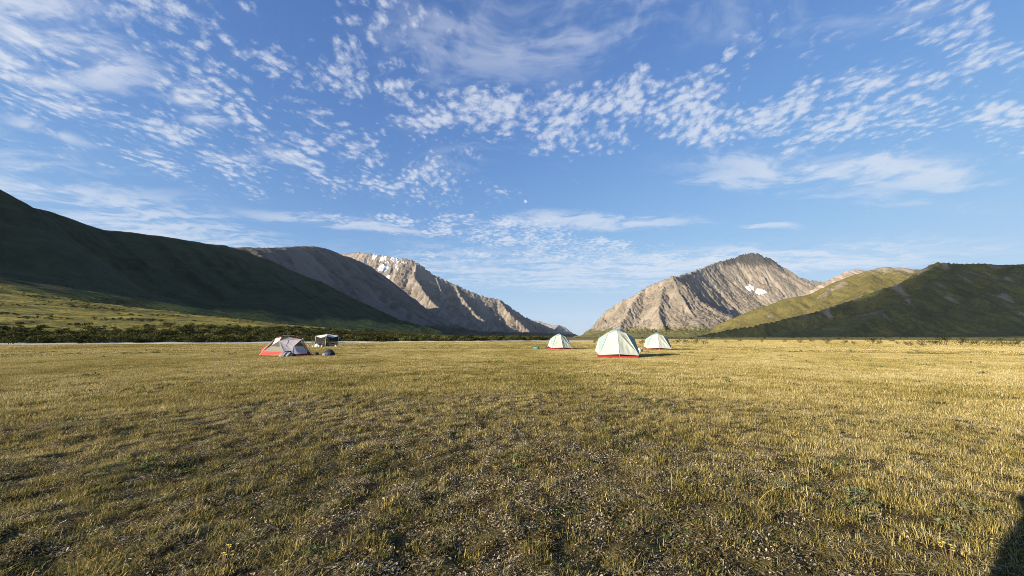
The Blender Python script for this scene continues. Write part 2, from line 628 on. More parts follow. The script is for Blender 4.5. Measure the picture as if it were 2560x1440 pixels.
def terrain(name, ridges, bx, by, res, mat, warp=18.0, rough=6.0, rscale=60.0, extra=None, seed=0.0, veg=None, sink=3.0, jag=0.0):
    xs = np.arange(bx[0], bx[1] + res, res)
    ys = np.arange(by[0], by[1] + res, res)
    X, Y = np.meshgrid(xs, ys)
    wx = X + warp * fbm(X / 210, Y / 210, 3, seed=seed + 1)
    wy = Y + warp * fbm(X / 210, Y / 210, 3, seed=seed + 2)
    Z = None; GV = None
    for rg in ridges:
        kw = dict(rg); pts = kw.pop('pts')
        z, t = ridge_height(wx, wy, pts, **kw)
        if Z is None:
            Z = z; GV = t
        else:
            k = 8.0
            GV = np.where(z > Z, t, GV)
            Z = 0.5 * (Z + z + np.sqrt((Z - z) ** 2 + k * k)) - 0.5 * k * np.exp(-np.abs(Z - z) / k)
    if extra is not None:
        Z = extra(X, Y, Z)
    amt = sstep(Z, 2, 60)
    Z = Z + rough * amt * (fbm(X / rscale, Y / rscale, 5, gain=0.55, seed=seed + 3))
    if jag:
        Z = Z + jag * amt * (ridged(X / 42, Y / 42, 4, seed=seed + 6) - 0.55)
    Z = Z - sink
    ny, nx = X.shape
    verts = np.stack([X.ravel(), Y.ravel(), Z.ravel()], 1)
    i = np.arange(nx * ny).reshape(ny, nx)
    zq = np.maximum(np.maximum(Z[:-1, :-1], Z[:-1, 1:]), np.maximum(Z[1:, 1:], Z[1:, :-1]))
    keep = (zq > -4.5).ravel()
    q = np.stack([i[:-1, :-1], i[:-1, 1:], i[1:, 1:], i[1:, :-1]], -1).reshape(-1, 4)[keep]
    used = np.zeros(nx * ny, bool); used[q.ravel()] = True
    remap = np.cumsum(used) - 1
    o = mesh_obj(name, verts[used], remap[q].tolist(), mat, smooth=True)
    gy, gx = np.gradient(Z, res)
    if veg is not None:
        vv = veg(X, Y, Z, np.hypot(gx, gy))
        at = o.data.attributes.new('veg', 'FLOAT', 'POINT')
        at.data.foreach_set('value', vv.ravel()[used].astype(np.float32))
    at = o.data.attributes.new('rib', 'FLOAT', 'POINT')
    at.data.foreach_set('value', GV.ravel()[used].astype(np.float32))
    tag(o, kind='structure')
    return o, (X, Y, Z)


def mountain_mat(name, rock_a, rock_b, scree, green_a, green_b, scale=1.0, bstr=0.8, cap=None, gmix=0.8):
    """weathered rock, scree and tundra; the share of plants comes from slope and altitude"""
    m, N = new_mat(name)
    geo = N.n('ShaderNodeNewGeometry')
    pos = geo.outputs['Position']
    n1 = N.noise(pos, 0.011 * scale, 7, 0.62, 0.3)
    n2 = N.noise(pos, 0.06 * scale, 6, 0.65)
    st = N.noise(N.mapping(pos, rot=(R(24), R(12), 0), scale=(0.25, 0.25, 1.6)), 0.03 * scale, 5, 0.6, 0.6)
    rock = N.mix(N.smooth(n1, 0.32, 0.68), rock_a, rock_b)
    rock = N.mix(N.math('MULTIPLY', N.smooth(st, 0.5, 0.72), 0.55), rock, tuple(c * 0.55 for c in rock_a))
    rock = N.mix(N.math('MULTIPLY', N.smooth(n2, 0.52, 0.75), 0.5), rock, scree)
    ribv = N.n('ShaderNodeAttribute', attribute_name='rib').outputs['Fac']
    gul = N.smooth(N.math('ADD', ribv, N.math('MULTIPLY', N.math('SUBTRACT', n2, 0.5), 0.5)), 0.62, 0.30)
    rock = N.mix(N.math('MULTIPLY', gul, gmix), rock, scree)    # loose scree lies in the gullies
    if cap:                                   # a bed of darker rock across the summit
        sp = N.n('ShaderNodeSeparateXYZ'); N.put(sp.inputs[0], pos)
        hz = N.math('ADD', sp.outputs[2], N.math('MULTIPLY', N.math('SUBTRACT', n1, 0.5), 420.0))
        rock = N.mix(N.smooth(hz, cap[0], cap[1]), rock, cap[2])
    sv = N.noise(N.mapping(pos, rot=(0, 0, 0), scale=(1.0, 0.35, 0.6)), 0.016 * scale, 5, 0.62, 0.3)
    gr = N.mix(N.smooth(N.math('ADD', N.math('MULTIPLY', n2, 0.5), N.math('MULTIPLY', sv, 0.5)), 0.40, 0.58), green_a, green_b)
    veg = N.n('ShaderNodeAttribute', attribute_name='veg').outputs['Fac']
    v = N.smooth(N.math('ADD', veg, N.math('MULTIPLY', N.math('SUBTRACT', N.math('ADD', N.math('MULTIPLY', n1, 0.4), N.math('MULTIPLY', n2, 0.6)), 0.5), 1.1)), 0.38, 0.62)
    c = N.mix(v, rock, gr)
    h = N.math('ADD', N.math('MULTIPLY', n2, 10.0 / scale), N.math('MULTIPLY', N.noise(pos, 0.25 * scale, 4, 0.6), 2.2 / scale))
    finish(N, principled(N, c, 0.95, bump(N, h, bstr, 1.0), 0.1))
    return m


def snow_patches(parent, field, spots, mat, name="snow_patch"):
    """snow lying on a mountain: raised patches cut to ragged shapes; spots are (x, y, rx, ry, angle)"""
    X, Y, Z = field
    ny, nx = X.shape
    for k, (cx, cy, rx, ry, ang) in enumerate(spots):
        c, s = math.cos(ang), math.sin(ang)
        dx, dy = X - cx, Y - cy
        a = (dx * c + dy * s) / rx; b = (-dx * s + dy * c) / ry
        rr = np.hypot(a, b) + 0.5 * fbm(X / 55, Y / 55, 3, seed=40 + k)
        m = rr < 1
        mq = m[:-1, :-1] & m[:-1, 1:] & m[1:, 1:] & m[1:, :-1]
        jj, ii = np.nonzero(mq)
        if len(jj) == 0:
            continue
        idx = np.arange(nx * ny).reshape(ny, nx)
        q = np.stack([idx[jj, ii], idx[jj, ii + 1], idx[jj + 1, ii + 1], idx[jj + 1, ii]], 1)
        used, inv = np.unique(q.ravel(), return_inverse=True)
        V = np.stack([X.ravel()[used], Y.ravel()[used], Z.ravel()[used] + 2.2], 1)
        o = mesh_obj(name, V, inv.reshape(-1, 4).tolist(), mat, parent, smooth=True)


def build_mountains():
    T = lambda *a: tuple(W(*a))
    # ---------------- dark green hill on the left
    lm = mountain_mat("left_hill_tundra", (0.022, 0.030, 0.012), (0.048, 0.057, 0.022), (0.085, 0.088, 0.048),
                      (0.28, 0.235, 0.045), (0.085, 0.08, 0.024), 3.0, 0.6, gmix=0.22)  # bright lit foot and dark shaded slope are put into these colours
    crest = [(-1300, -900, 90), (-1050, -350, 105), (-950, 120, 146), T(-60, 466, 560), T(0, 497, 662), T(25, 513, 676), T(110, 536, 735),
             T(200, 566, 800), T(255, 581, 838), T(330, 588, 890), T(430, 599, 985), T(490, 606, 1060), T(560, 616, 1150), T(600, 626, 1215)]
    spur = [T(600, 626, 1215), T(665, 650, 1290), T(736, 680, 1370), T(800, 706, 1400), T(900, 757, 1450), T(1000, 803, 1520), T(1100, 828, 1650)]

    def foot(X, Y, Z):
        d = np.maximum(0, bank_line(Y) - 40 - X)
        fy = np.interp(Y, [-400, 60, 367, 760, 1300, 2000], [0.3, 0.8, 1.0, 0.55, 0.28, 0.15])
        f = 50 * np.clip(d / 520, 0, 1.15) ** 1.5 * fy
        f = f + 2.2 * sstep(d, 20, 120) * fbm(X / 70, Y / 40, 4, seed=21)
        zz = np.maximum(Z, 0)
        return zz * 1.0 + f * np.clip(1 - zz / 330, 0.0, 1) + np.where(Z < -3, -1.2, 0)

    def veg_l(X, Y, Z, s):
        return 1.0 - 0.72 * sstep(Z + 30 * fbm(X / 150, Y / 150, 3, seed=33), 12, 70)  # colour split painted where the sunlit foot meets the shaded slope
    o, f_left = terrain("left_hill", [dict(pts=crest, slope=0.86, p=1.4, gully=30, lam=85, seed=1, rnd=30),
                                      dict(pts=spur, slope=0.66, p=1.6, gully=18, lam=80, seed=2)],
                        (-2000, -40), (-900, 2100), 7.0, lm, warp=14, rough=5, rscale=70, extra=foot, seed=2, veg=veg_l, sink=1.2)

    # ---------------- brown rock mountain behind it
    am = mountain_mat("brown_rock", (0.082, 0.072, 0.06), (0.14, 0.12, 0.099), (0.185, 0.163, 0.137),
                      (0.045, 0.05, 0.02), (0.03, 0.036, 0.014), 1.3, 0.9)
    topA = [(-1700, 1250, 330), T(560, 640, 1650), T(590, 624, 1760), T(612, 617, 1850), T(630, 617, 1900), T(642, 621, 1940), T(665, 621, 2020), T(700, 616, 2150), T(760, 615, 2500), T(800, 618, 2750),
            T(830, 629, 2900), T(850, 638, 3000), T(870, 642, 3100), T(905, 658, 3300), T(950, 690, 3600), T(985, 717, 3850), T(1040, 757, 4150), T(1100, 792, 4400)]
    spA = [T(665, 621, 2020), T(720, 700, 1850), T(800, 770, 1750), T(880, 812, 1700)]
    spA2 = [T(770, 615, 2560), T(830, 690, 2350), T(910, 760, 2200), T(1000, 812, 2150)]
    spA3 = [T(850, 638, 3000), T(920, 705, 2800), T(1000, 765, 2650), T(1090, 815, 2600)]
    spA4 = [T(950, 690, 3600), T(1020, 750, 3350), T(1110, 800, 3200), T(1190, 826, 3150)]

    def veg_a(X, Y, Z, s):
        return 0.75 - 0.7 * sstep(Z, 40, 210) - 0.15 * sstep(s, 0.5, 0.9)
    oA, fA = terrain("brown_mountain", [dict(pts=topA, slope=0.92, p=1.5, gully=95, lam=230, seed=3, rnd=150),
                                        dict(pts=spA, slope=0.62, p=1.4, gully=14, lam=90, seed=4),
                                        dict(pts=spA2, slope=0.78, p=1.4, gully=34, lam=110, seed=5),
                                        dict(pts=spA3, slope=0.78, p=1.4, gully=34, lam=110, seed=6),
                                        dict(pts=spA4, slope=0.78, p=1.4, gully=34, lam=110, seed=7)],
                     (-2700, 200), (1150, 4700), 9.5, am, warp=26, rough=10, rscale=140, seed=5, veg=veg_a, jag=10)

    # ---------------- cliff mountain with snow fields
    bmt = mountain_mat("cliff_rock", (0.135, 0.115, 0.095), (0.225, 0.19, 0.152), (0.25, 0.22, 0.185),
                       (0.05, 0.052, 0.024), (0.03, 0.036, 0.016), 0.9, 1.0)
    k = 1.28
    topB = [(-4200, 5000, 800), T(780, 640, 4300 * k), T(870, 634, 4150 * k), T(897, 630, 4050 * k), T(920, 632, 4000 * k), T(945, 637, 3980 * k), T(985, 643, 3950 * k), T(1012, 646, 3940 * k),
            T(1030, 650, 3940 * k), T(1050, 660, 3940 * k), T(1085, 687, 3960 * k), T(1110, 698, 3980 * k), T(1140, 712, 4000 * k), T(1175, 728, 4020 * k),
            T(1200, 738, 4040 * k), T(1215, 742, 4060 * k), T(1245, 746, 4100 * k), T(1265, 758, 4130 * k), T(1290, 776, 4200 * k), T(1310, 791, 4300 * k),
            T(1335, 802, 4500 * k), T(1375, 818, 4700 * k), T(1420, 836, 4900 * k)]
    sB1 = [T(1040, 655, 3940 * k), T(1035, 690, 3700 * k), T(1065, 735, 3450 * k), T(1110, 785, 3250 * k), T(1180, 828, 3100 * k)]
    sB2 = [T(1140, 712, 4000 * k), T(1155, 745, 3780 * k), T(1190, 785, 3600 * k), T(1260, 825, 3450 * k)]
    sB3 = [T(1245, 746, 4100 * k), T(1275, 785, 3880 * k), T(1320, 822, 3750 * k)]
    sB4 = [T(1090, 690, 3960 * k), T(1105, 730, 3720 * k), T(1145, 780, 3500 * k), T(1215, 825, 3300 * k)]

    def veg_b(X, Y, Z, s):
        return 0.8 - 0.8 * sstep(Z, 15, 120)
    oB, fB = terrain("cliff_mountain", [dict(pts=topB, slope=1.05, p=1.6, gully=85, lam=150, seed=7),
                                        dict(pts=sB1, slope=1.15, p=1.4, gully=55, lam=95, seed=8),
                                        dict(pts=sB2, slope=1.15, p=1.4, gully=55, lam=95, seed=9),
                                        dict(pts=sB3, slope=1.05, p=1.4, gully=45, lam=95, seed=10),
                                        dict(pts=sB4, slope=1.15, p=1.4, gully=50, lam=95, seed=11)],
                     (-3400, 1100), (3700, 6400), 11.5, bmt, warp=22, rough=16, rscale=90, seed=8, veg=veg_b, jag=42)
    # ---------------- last ridge down the valley, left
    cm = mountain_mat("far_rock", (0.17, 0.16, 0.15), (0.27, 0.25, 0.23), (0.3, 0.28, 0.26), (0.05, 0.055, 0.03), (0.04, 0.045, 0.02), 0.7, 0.9)
    topC = [T(1240, 770, 8200), T(1325, 799, 7900), T(1350, 803, 7800), T(1378, 812, 7700), T(1396, 811, 7700), T(1412, 817, 7700), T(1428, 829, 7800), T(1442, 838, 7900)]
    sC = [T(1396, 811, 7700), T(1385, 826, 7300), T(1375, 838, 7000)]
    terrain("far_ridge", [dict(pts=topC, slope=0.75, p=1.4, gully=40, lam=160, seed=12), dict(pts=sC, slope=0.7, p=1.3, gully=24, lam=120, seed=13)],
            (-700, 1600), (6700, 8700), 14.0, cm, warp=18, rough=14, rscale=130, seed=12, veg=veg_b, jag=18)

    # ---------------- pale rock peak on the right
    dm = mountain_mat("pale_rock", (0.15, 0.130, 0.104), (0.245, 0.208, 0.16), (0.27, 0.235, 0.19),
                      (0.13, 0.12, 0.045), (0.085, 0.085, 0.03), 0.8, 1.0, cap=(990, 1130, (0.06, 0.057, 0.053)))
    main = [T(1684, 692, 4250), T(1720, 681, 4734), T(1745, 672, 5043), T(1790, 656, 5452), T(1830, 646, 5568), T(1860, 634, 5626), T(1882, 631, 5626),
            T(1897, 632, 5626), T(1906, 640, 5626), T(1926, 645, 5626), T(1950, 662, 5660), T(1975, 681, 5684), T(2000, 694, 5742), T(2040, 702, 5800), T(2100, 706, 5916)]
    front = [T(1462, 834, 4550), T(1480, 815, 4500), T(1500, 793, 4450), T(1515, 777, 4420), T(1535, 762, 4380), T(1560, 749, 4330), T(1585, 739, 4280), T(1610, 721, 4230),
             T(1640, 707, 4150), T(1662, 699, 4080), T(1682, 688, 4000)]
    f_spur = [T(1682, 688, 4000), T(1692, 716, 3850), T(1712, 752, 3680), T(1736, 788, 3520), T(1756, 822, 3400)]
    f_spur2 = [T(1668, 697, 4050), T(1650, 740, 3780), T(1645, 785, 3560), T(1665, 825, 3350)]
    f_spur3 = [T(1610, 721, 4230), T(1575, 765, 3950), T(1555, 803, 3750), T(1545, 832, 3600)]
    rib = [T(1882, 631, 5626), T(1884, 690, 5394), T(1868, 735, 5162), T(1850, 775, 4872)]
    rib2 = [T(1960, 668, 5660), T(1955, 715, 5452), T(1940, 755, 5196)]
    rib3 = [T(1800, 652, 5475), T(1806, 690, 5312), T(1822, 735, 5104)]

    def veg_d(X, Y, Z, s):
        return 0.85 - 0.75 * sstep(Z + 60 * fbm(X / 200, Y / 200, 3, seed=61), 15, 190) - 0.12 * sstep(s, 0.7, 1.1)
    oD, fD = terrain("pale_peak", [dict(pts=main, slope=1.45, p=1.75, gully=110, lam=200, seed=14),
                                   dict(pts=front, slope=1.0, p=1.5, gully=70, lam=110, seed=15, asym=1.1),
                                   dict(pts=f_spur, slope=2.2, p=1.5, gully=50, lam=80, seed=16, asym=1.0),
                                   dict(pts=f_spur2, slope=1.05, p=1.45, gully=46, lam=90, seed=17),
                                   dict(pts=f_spur3, slope=1.0, p=1.45, gully=40, lam=90, seed=18),
                                   dict(pts=rib, slope=1.0, p=1.4, gully=50, lam=90, seed=20),
                                   dict(pts=rib2, slope=1.0, p=1.4, gully=40, lam=90, seed=21),
                                   dict(pts=rib3, slope=1.0, p=1.4, gully=40, lam=90, seed=22)],
                     (500, 5200), (3000, 6700), 11.0, dm, warp=9, rough=16, rscale=90, seed=14, veg=veg_d, jag=44)

    # ---------------- far shoulder on the right
    em = mountain_mat("rose_rock", (0.24, 0.19, 0.15), (0.33, 0.255, 0.20), (0.42, 0.35, 0.28), (0.13, 0.12, 0.05), (0.09, 0.09, 0.035), 0.8, 0.9)
    topE = [T(1990, 752, 3900), T(2030, 722, 4000), T(2080, 694, 4100), T(2106, 684, 4150), T(2116, 677, 4150), T(2140, 673, 4200), T(2165, 675, 4250), T(2300, 672, 4500), T(2480, 700, 4700)]
    terrain("far_shoulder", [dict(pts=topE, slope=0.62, p=1.35, gully=36, lam=150, seed=23)], (2500, 6400), (3100, 5400), 13.0, em, warp=14, rough=10, rscale=110, seed=23, veg=veg_d, jag=12)

    # ---------------- sunlit olive hill, right
    fm = mountain_mat("olive_hill_tundra", (0.17, 0.14, 0.11), (0.23, 0.19, 0.145), (0.28, 0.24, 0.19), (0.15, 0.125, 0.04), (0.088, 0.08, 0.027), 1.4, 0.7)
    topF = [T(1765, 836, 2750), T(1800, 808, 2720), T(1850, 785, 2700), T(1905, 766, 2680), T(1965, 745, 2680), T(2020, 735, 2680), T(2070, 712, 2660), T(2110, 694, 2650), T(2150, 681, 2640), T(2180, 672, 2630), T(2210, 666, 2620), T(2260, 668, 2600), T(2300, 672, 2600), T(2340, 677, 2600), T(2480, 690, 2600), T(2700, 690, 2500)]
    sF = [T(2180, 672, 2630), T(2170, 715, 2400), T(2140, 760, 2250), T(2080, 800, 2150)]
    sF2 = [T(2070, 712, 2660), T(2060, 750, 2500), T(2020, 790, 2350)]

    def veg_f(X, Y, Z, s):
        return 0.88 - 0.38 * sstep(Z, 300, 500) - 0.4 * sstep(fbm(X / 170, Y / 170, 4, seed=71), 0.05, 0.45)
    terrain("olive_hill", [dict(pts=topF, slope=0.62, p=1.4, gully=26, lam=150, seed=24), dict(pts=sF, slope=0.6, p=1.3, gully=18, lam=120, seed=25),
                           dict(pts=sF2, slope=0.6, p=1.3, gully=18, lam=120, seed=26)],
            (900, 4600), (1750, 3600), 9.0, fm, warp=16, rough=7, rscale=90, seed=24, veg=veg_f, jag=4)

    # ---------------- near hill on the right, under a cloud's shadow
    gm = mountain_mat("right_hill_tundra", (0.095, 0.088, 0.072), (0.13, 0.12, 0.10), (0.17, 0.155, 0.13), (0.100, 0.098, 0.036), (0.048, 0.054, 0.022), 2.0, 0.9)
    topG = [T(2210, 735, 1830), T(2265, 706, 1780), T(2305, 684, 1740), T(2325, 668, 1720), T(2345, 662, 1710), T(2400, 664, 1670), T(2480, 667, 1600), T(2560, 668, 1540), (2330, 1400, 300), (2750, 900, 290), (3000, 200, 240), (3100, -700, 180)]
    sG = [T(2325, 668, 1720), T(2250, 712, 1740), T(2150, 747, 1790), T(2050, 777, 1860), T(1950, 801, 1930), T(1850, 818, 2000), T(1735, 838, 2100)]
    sG2 = [T(2400, 664, 1670), T(2290, 740, 1480), T(2180, 800, 1350), T(2100, 830, 1280)]
    sG3 = [T(2560, 668, 1540), T(2450, 745, 1330), T(2330, 805, 1180), T(2250, 832, 1100)]

    def apron(X, Y, Z):
        u = X * 0.8 - Y * 0.25
        return np.maximum(Z, 0) + 16 * sstep(u, 350, 1300) + np.where(Z < -3, -3.0, 0) * (1 - sstep(u, 350, 700))

    def veg_g(X, Y, Z, s):
        return 0.80 - 0.42 * sstep(ridged(X / 160, Y / 260, 4, seed=81), 0.60, 0.9) * sstep(Z, 15, 70)
    oG, fG = terrain("right_hill", [dict(pts=topG, slope=0.66, p=1.45, gully=55, lam=150, seed=27), dict(pts=sG, slope=0.6, p=1.5, gully=32, lam=110, seed=28),
                                    dict(pts=sG2, slope=0.62, p=1.35, gully=16, lam=100, seed=29), dict(pts=sG3, slope=0.62, p=1.35, gully=16, lam=100, seed=30)],
                     (650, 3700), (-900, 2600), 9.0, gm, warp=14, rough=6, rscale=80, extra=apron, seed=27, veg=veg_g, jag=5, sink=2.0)

    # ---------------- snow
    sm, N = new_mat("old_snow")
    pos = N.n('ShaderNodeNewGeometry').outputs['Position']
    n = N.noise(pos, 0.08, 5)
    finish(N, principled(N, N.mix(n, (0.42, 0.43, 0.46), (0.60, 0.62, 0.65)), 0.7, bump(N, n, 0.4, 2.0), 0.3))

    def hit(field, px, py):
        """where the line of sight of a pixel meets a terrain"""
        X, Y, Z = field
        x0, y0 = X[0, 0], Y[0, 0]; rs = X[0, 1] - X[0, 0]
        d = ray(px, py)
        for yy in np.arange(Y[0, 0] + rs, Y[-1, 0] - rs, rs * 0.5):
            t = yy / d.y
            xx = d.x * t; zz = CAM_Z + d.z * t
            i = int((xx - x0) / rs); j = int((yy - y0) / rs)
            if 0 <= i < X.shape[1] and 0 <= j < X.shape[0] and Z[j, i] >= zz:
                return xx, yy
        return None

    def spots(field, lst):
        out = []
        for px, py, rx, ry, ang in lst:
            h = hit(field, px, py)
            if h:
                out.append((h[0], h[1], rx, ry, R(ang)))
        return out
    snow_patches(oB, fB, spots(fB, [(936, 641, 40, 70, 20), (958, 646, 60, 50, 70), (985, 650, 80, 26, -10), (1010, 655, 60, 24, 0), (958, 668, 75, 55, 10),
                                    (990, 664, 22, 110, 30), (915, 656, 26, 30, 0), (972, 694, 40, 34, 30), (966, 660, 26, 40, 0)]), sm)
    snow_patches(oD, fD, spots(fD, [(1872, 722, 110, 40, 25), (1900, 728, 90, 40, -10), (1822, 778, 22, 40, 0), (1823, 768, 12, 34, 0), (1848, 704, 12, 40, 10)]), sm)
    return f_left, fG


build_ground()
build_river()
F_LEFT, F_RIGHT = build_mountains()


def field_z(field, x, y):
    X, Y, Z = field
    rs = X[0, 1] - X[0, 0]
    i = np.clip(((x - X[0, 0]) / rs).astype(int), 0, X.shape[1] - 1)
    j = np.clip(((y - Y[0, 0]) / rs).astype(int), 0, X.shape[0] - 1)
    return Z[j, i]


# ---------------- a bank of cloud behind the camera, whose shadow lies on the right hill
def build_cloud():
    H = 1500.0
    ground_pts = [(520, 950, 0), (900, 830, 5), (1350, 800, 14), (2000, 700, 30), (2900, 400, 120), (3600, 600, 150), (3300, 1500, 250),
                  (2500, 1700, 300), T_(2350, 672, 1715), T_(2300, 704, 1730), T_(2240, 728, 1770), T_(2170, 764, 1800), T_(2090, 776, 1850), T_(1990, 806, 1930), T_(1880, 818, 2020), T_(1735, 838, 2150), (780, 2300, 0), (560, 1600, 0)]
    P = []
    for g in ground_pts:
        s = (H - g[2]) / TO_SUN.z
        P.append((g[0] + TO_SUN.x * s, g[1] + TO_SUN.y * s))
    P = np.array(P)
    Q = []
    for k in range(len(P)):
        a, b = P[k], P[(k + 1) % len(P)]
        for t in np.linspace(0, 1, 10, endpoint=False):
            Q.append(a + (b - a) * t)
    Q = np.array(Q)
    c = Q.mean(0)
    r = Q - c
    Q = c + r * (1 + 0.075 * fbm(Q[:, 0] / 150, Q[:, 1] / 150, 4, seed=90))[:, None]
    n = len(Q)
    V = []; Fc = []
    levels = [(1.0, 0.0), (1.0, 18.0), (0.93, 45.0), (0.7, 70.0), (0.35, 85.0)]
    for f, h in levels:
        ring = c + (Q - c) * f
        lump = 26 * fbm(ring[:, 0] / 160, ring[:, 1] / 160, 4, seed=91) * (h > 20)
        for (x, y), l in zip(ring, np.atleast_1d(lump) * np.ones(n)):
            V.append((x, y, H + h + l))
    for k in range(len(levels) - 1):
        for i in range(n):
            j = (i + 1) % n
            Fc.append((k * n + i, k * n + j, (k + 1) * n + j, (k + 1) * n + i))
    V.append((c[0], c[1], H + 90)); V.append((c[0], c[1], H - 4))
    L = (len(levels) - 1) * n
    for i in range(n):
        j = (i + 1) % n
        Fc.append((L + i, L + j, len(V) - 2))
        Fc.append((j, i, len(V) - 1))
    m = mesh_cloth("cloud_white", (0.85, 0.85, 0.85), 0.58)
    o = mesh_obj("cloud", V, Fc, m, smooth=True)
    tag(o, kind='stuff')


def T_(px, py, Y):
    return tuple(W(px, py, Y))


build_cloud()

#@@OBJECTS@@
# ================================================================== tents and camp
def pt(v):
    return np.array(v, float)


def tri_panel(a, b, c, n=10, sag=0.0, wr=0.0, wdir=0, seed=0, wf=9.0):
    """a cloth triangle a-b-c, subdivided, hollowed by sag and puckered by wr"""
    a, b, c = pt(a), pt(b), pt(c)
    nrm = np.cross(b - a, c - a); nrm /= np.linalg.norm(nrm) + 1e-9
    V, idx = [], {}
    for i in range(n + 1):
        for j in range(n + 1 - i):
            u, v = i / n, j / n
            w = 1 - u - v
            p = a * w + b * u + c * v
            e = 27 * u * v * w
            q = (u, v, w)[wdir]
            d = -sag * e + wr * min(1, 6 * min(u, v, w)) * (math.sin(q * wf * math.pi + seed + 2.0 * pn(np.array([u * 4 + seed]), np.array([v * 4.0]))[0]))
            idx[(i, j)] = len(V)
            V.append(p + nrm * d)
    Fc = []
    for i in range(n):
        for j in range(n - i):
            Fc.append((idx[(i, j)], idx[(i + 1, j)], idx[(i, j + 1)]))
            if j < n - i - 1:
                Fc.append((idx[(i + 1, j)], idx[(i + 1, j + 1)], idx[(i, j + 1)]))
    return [tuple(v) for v in V], Fc


def merge(parts):
    V, Fc = [], []
    for v, f in parts:
        o = len(V)
        V += list(v)
        Fc += [tuple(i + o for i in q) for q in f]
    return V, Fc


def tube(pts, r, n=6, closed_ends=True):
    P = [Vector(p) for p in pts]
    V, Fc = [], []
    for i, p in enumerate(P):
        d = (P[min(i + 1, len(P) - 1)] - P[max(i - 1, 0)]).normalized()
        s = d.cross(Vector((0, 0, 1)))
        if s.length < 1e-3: s = d.cross(Vector((0, 1, 0)))
        s.normalize(); t = d.cross(s)
        rr = r[i] if isinstance(r, (list, tuple)) else r
        for k in range(n):
            a = 2 * math.pi * k / n
            V.append(tuple(p + (s * math.cos(a) + t * math.sin(a)) * rr))
    for i in range(len(P) - 1):
        for k in range(n):
            k2 = (k + 1) % n
            Fc.append((i * n + k, i * n + k2, (i + 1) * n + k2, (i + 1) * n + k))
    if closed_ends:
        Fc.append(tuple(range(n))[::-1]); Fc.append(tuple((len(P) - 1) * n + k for k in range(n)))
    return V, Fc


M_MINT = fabric_mat("mint_tent_cloth", (0.38, 0.45, 0.39), 0.22, 0.7, 0.25, 3.0)
M_CREAM = fabric_mat("cream_tent_cloth", (0.43, 0.465, 0.40), 0.12, 0.7, 0.25, 4.0)
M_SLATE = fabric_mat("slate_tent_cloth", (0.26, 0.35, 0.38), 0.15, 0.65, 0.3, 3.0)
M_RED = fabric_mat("red_tent_cloth", (0.28, 0.025, 0.026), 0.12, 0.7, 0.5, 6.0, 0.2)
M_RED_LIT = fabric_mat("lit_red_tub_cloth", (0.55, 0.055, 0.045), 0.15, 0.65, 0.4, 5.0, 0.12)  # sunlit copy of the red cloth, light put into the colour
M_WHITE = fabric_mat("white_tent_cloth", (0.74, 0.71, 0.73), 0.48, 0.75, 0.3, 3.0)
M_TARP = fabric_mat("white_tarp", (0.62, 0.62, 0.60), 0.2, 0.6, 0.25, 2.0)
M_POLE = simple_mat("pole_metal", (0.55, 0.53, 0.50), 0.35, 0.1, 20, 0.5)
M_REDPOLE = simple_mat("red_pole", (0.36, 0.10, 0.07), 0.4, 0.1, 20, 0.5)
M_CORD = simple_mat("guy_cord", (0.5, 0.47, 0.38), 0.8)
M_MESHGREY = mesh_cloth("grey_insect_mesh", (0.075, 0.072, 0.07), 0.72)
M_MESHPALE = mesh_cloth("pale_insect_mesh", (0.22, 0.22, 0.19), 0.70)
M_MESHDARK = mesh_cloth("dark_insect_mesh", (0.03, 0.03, 0.028), 0.62)


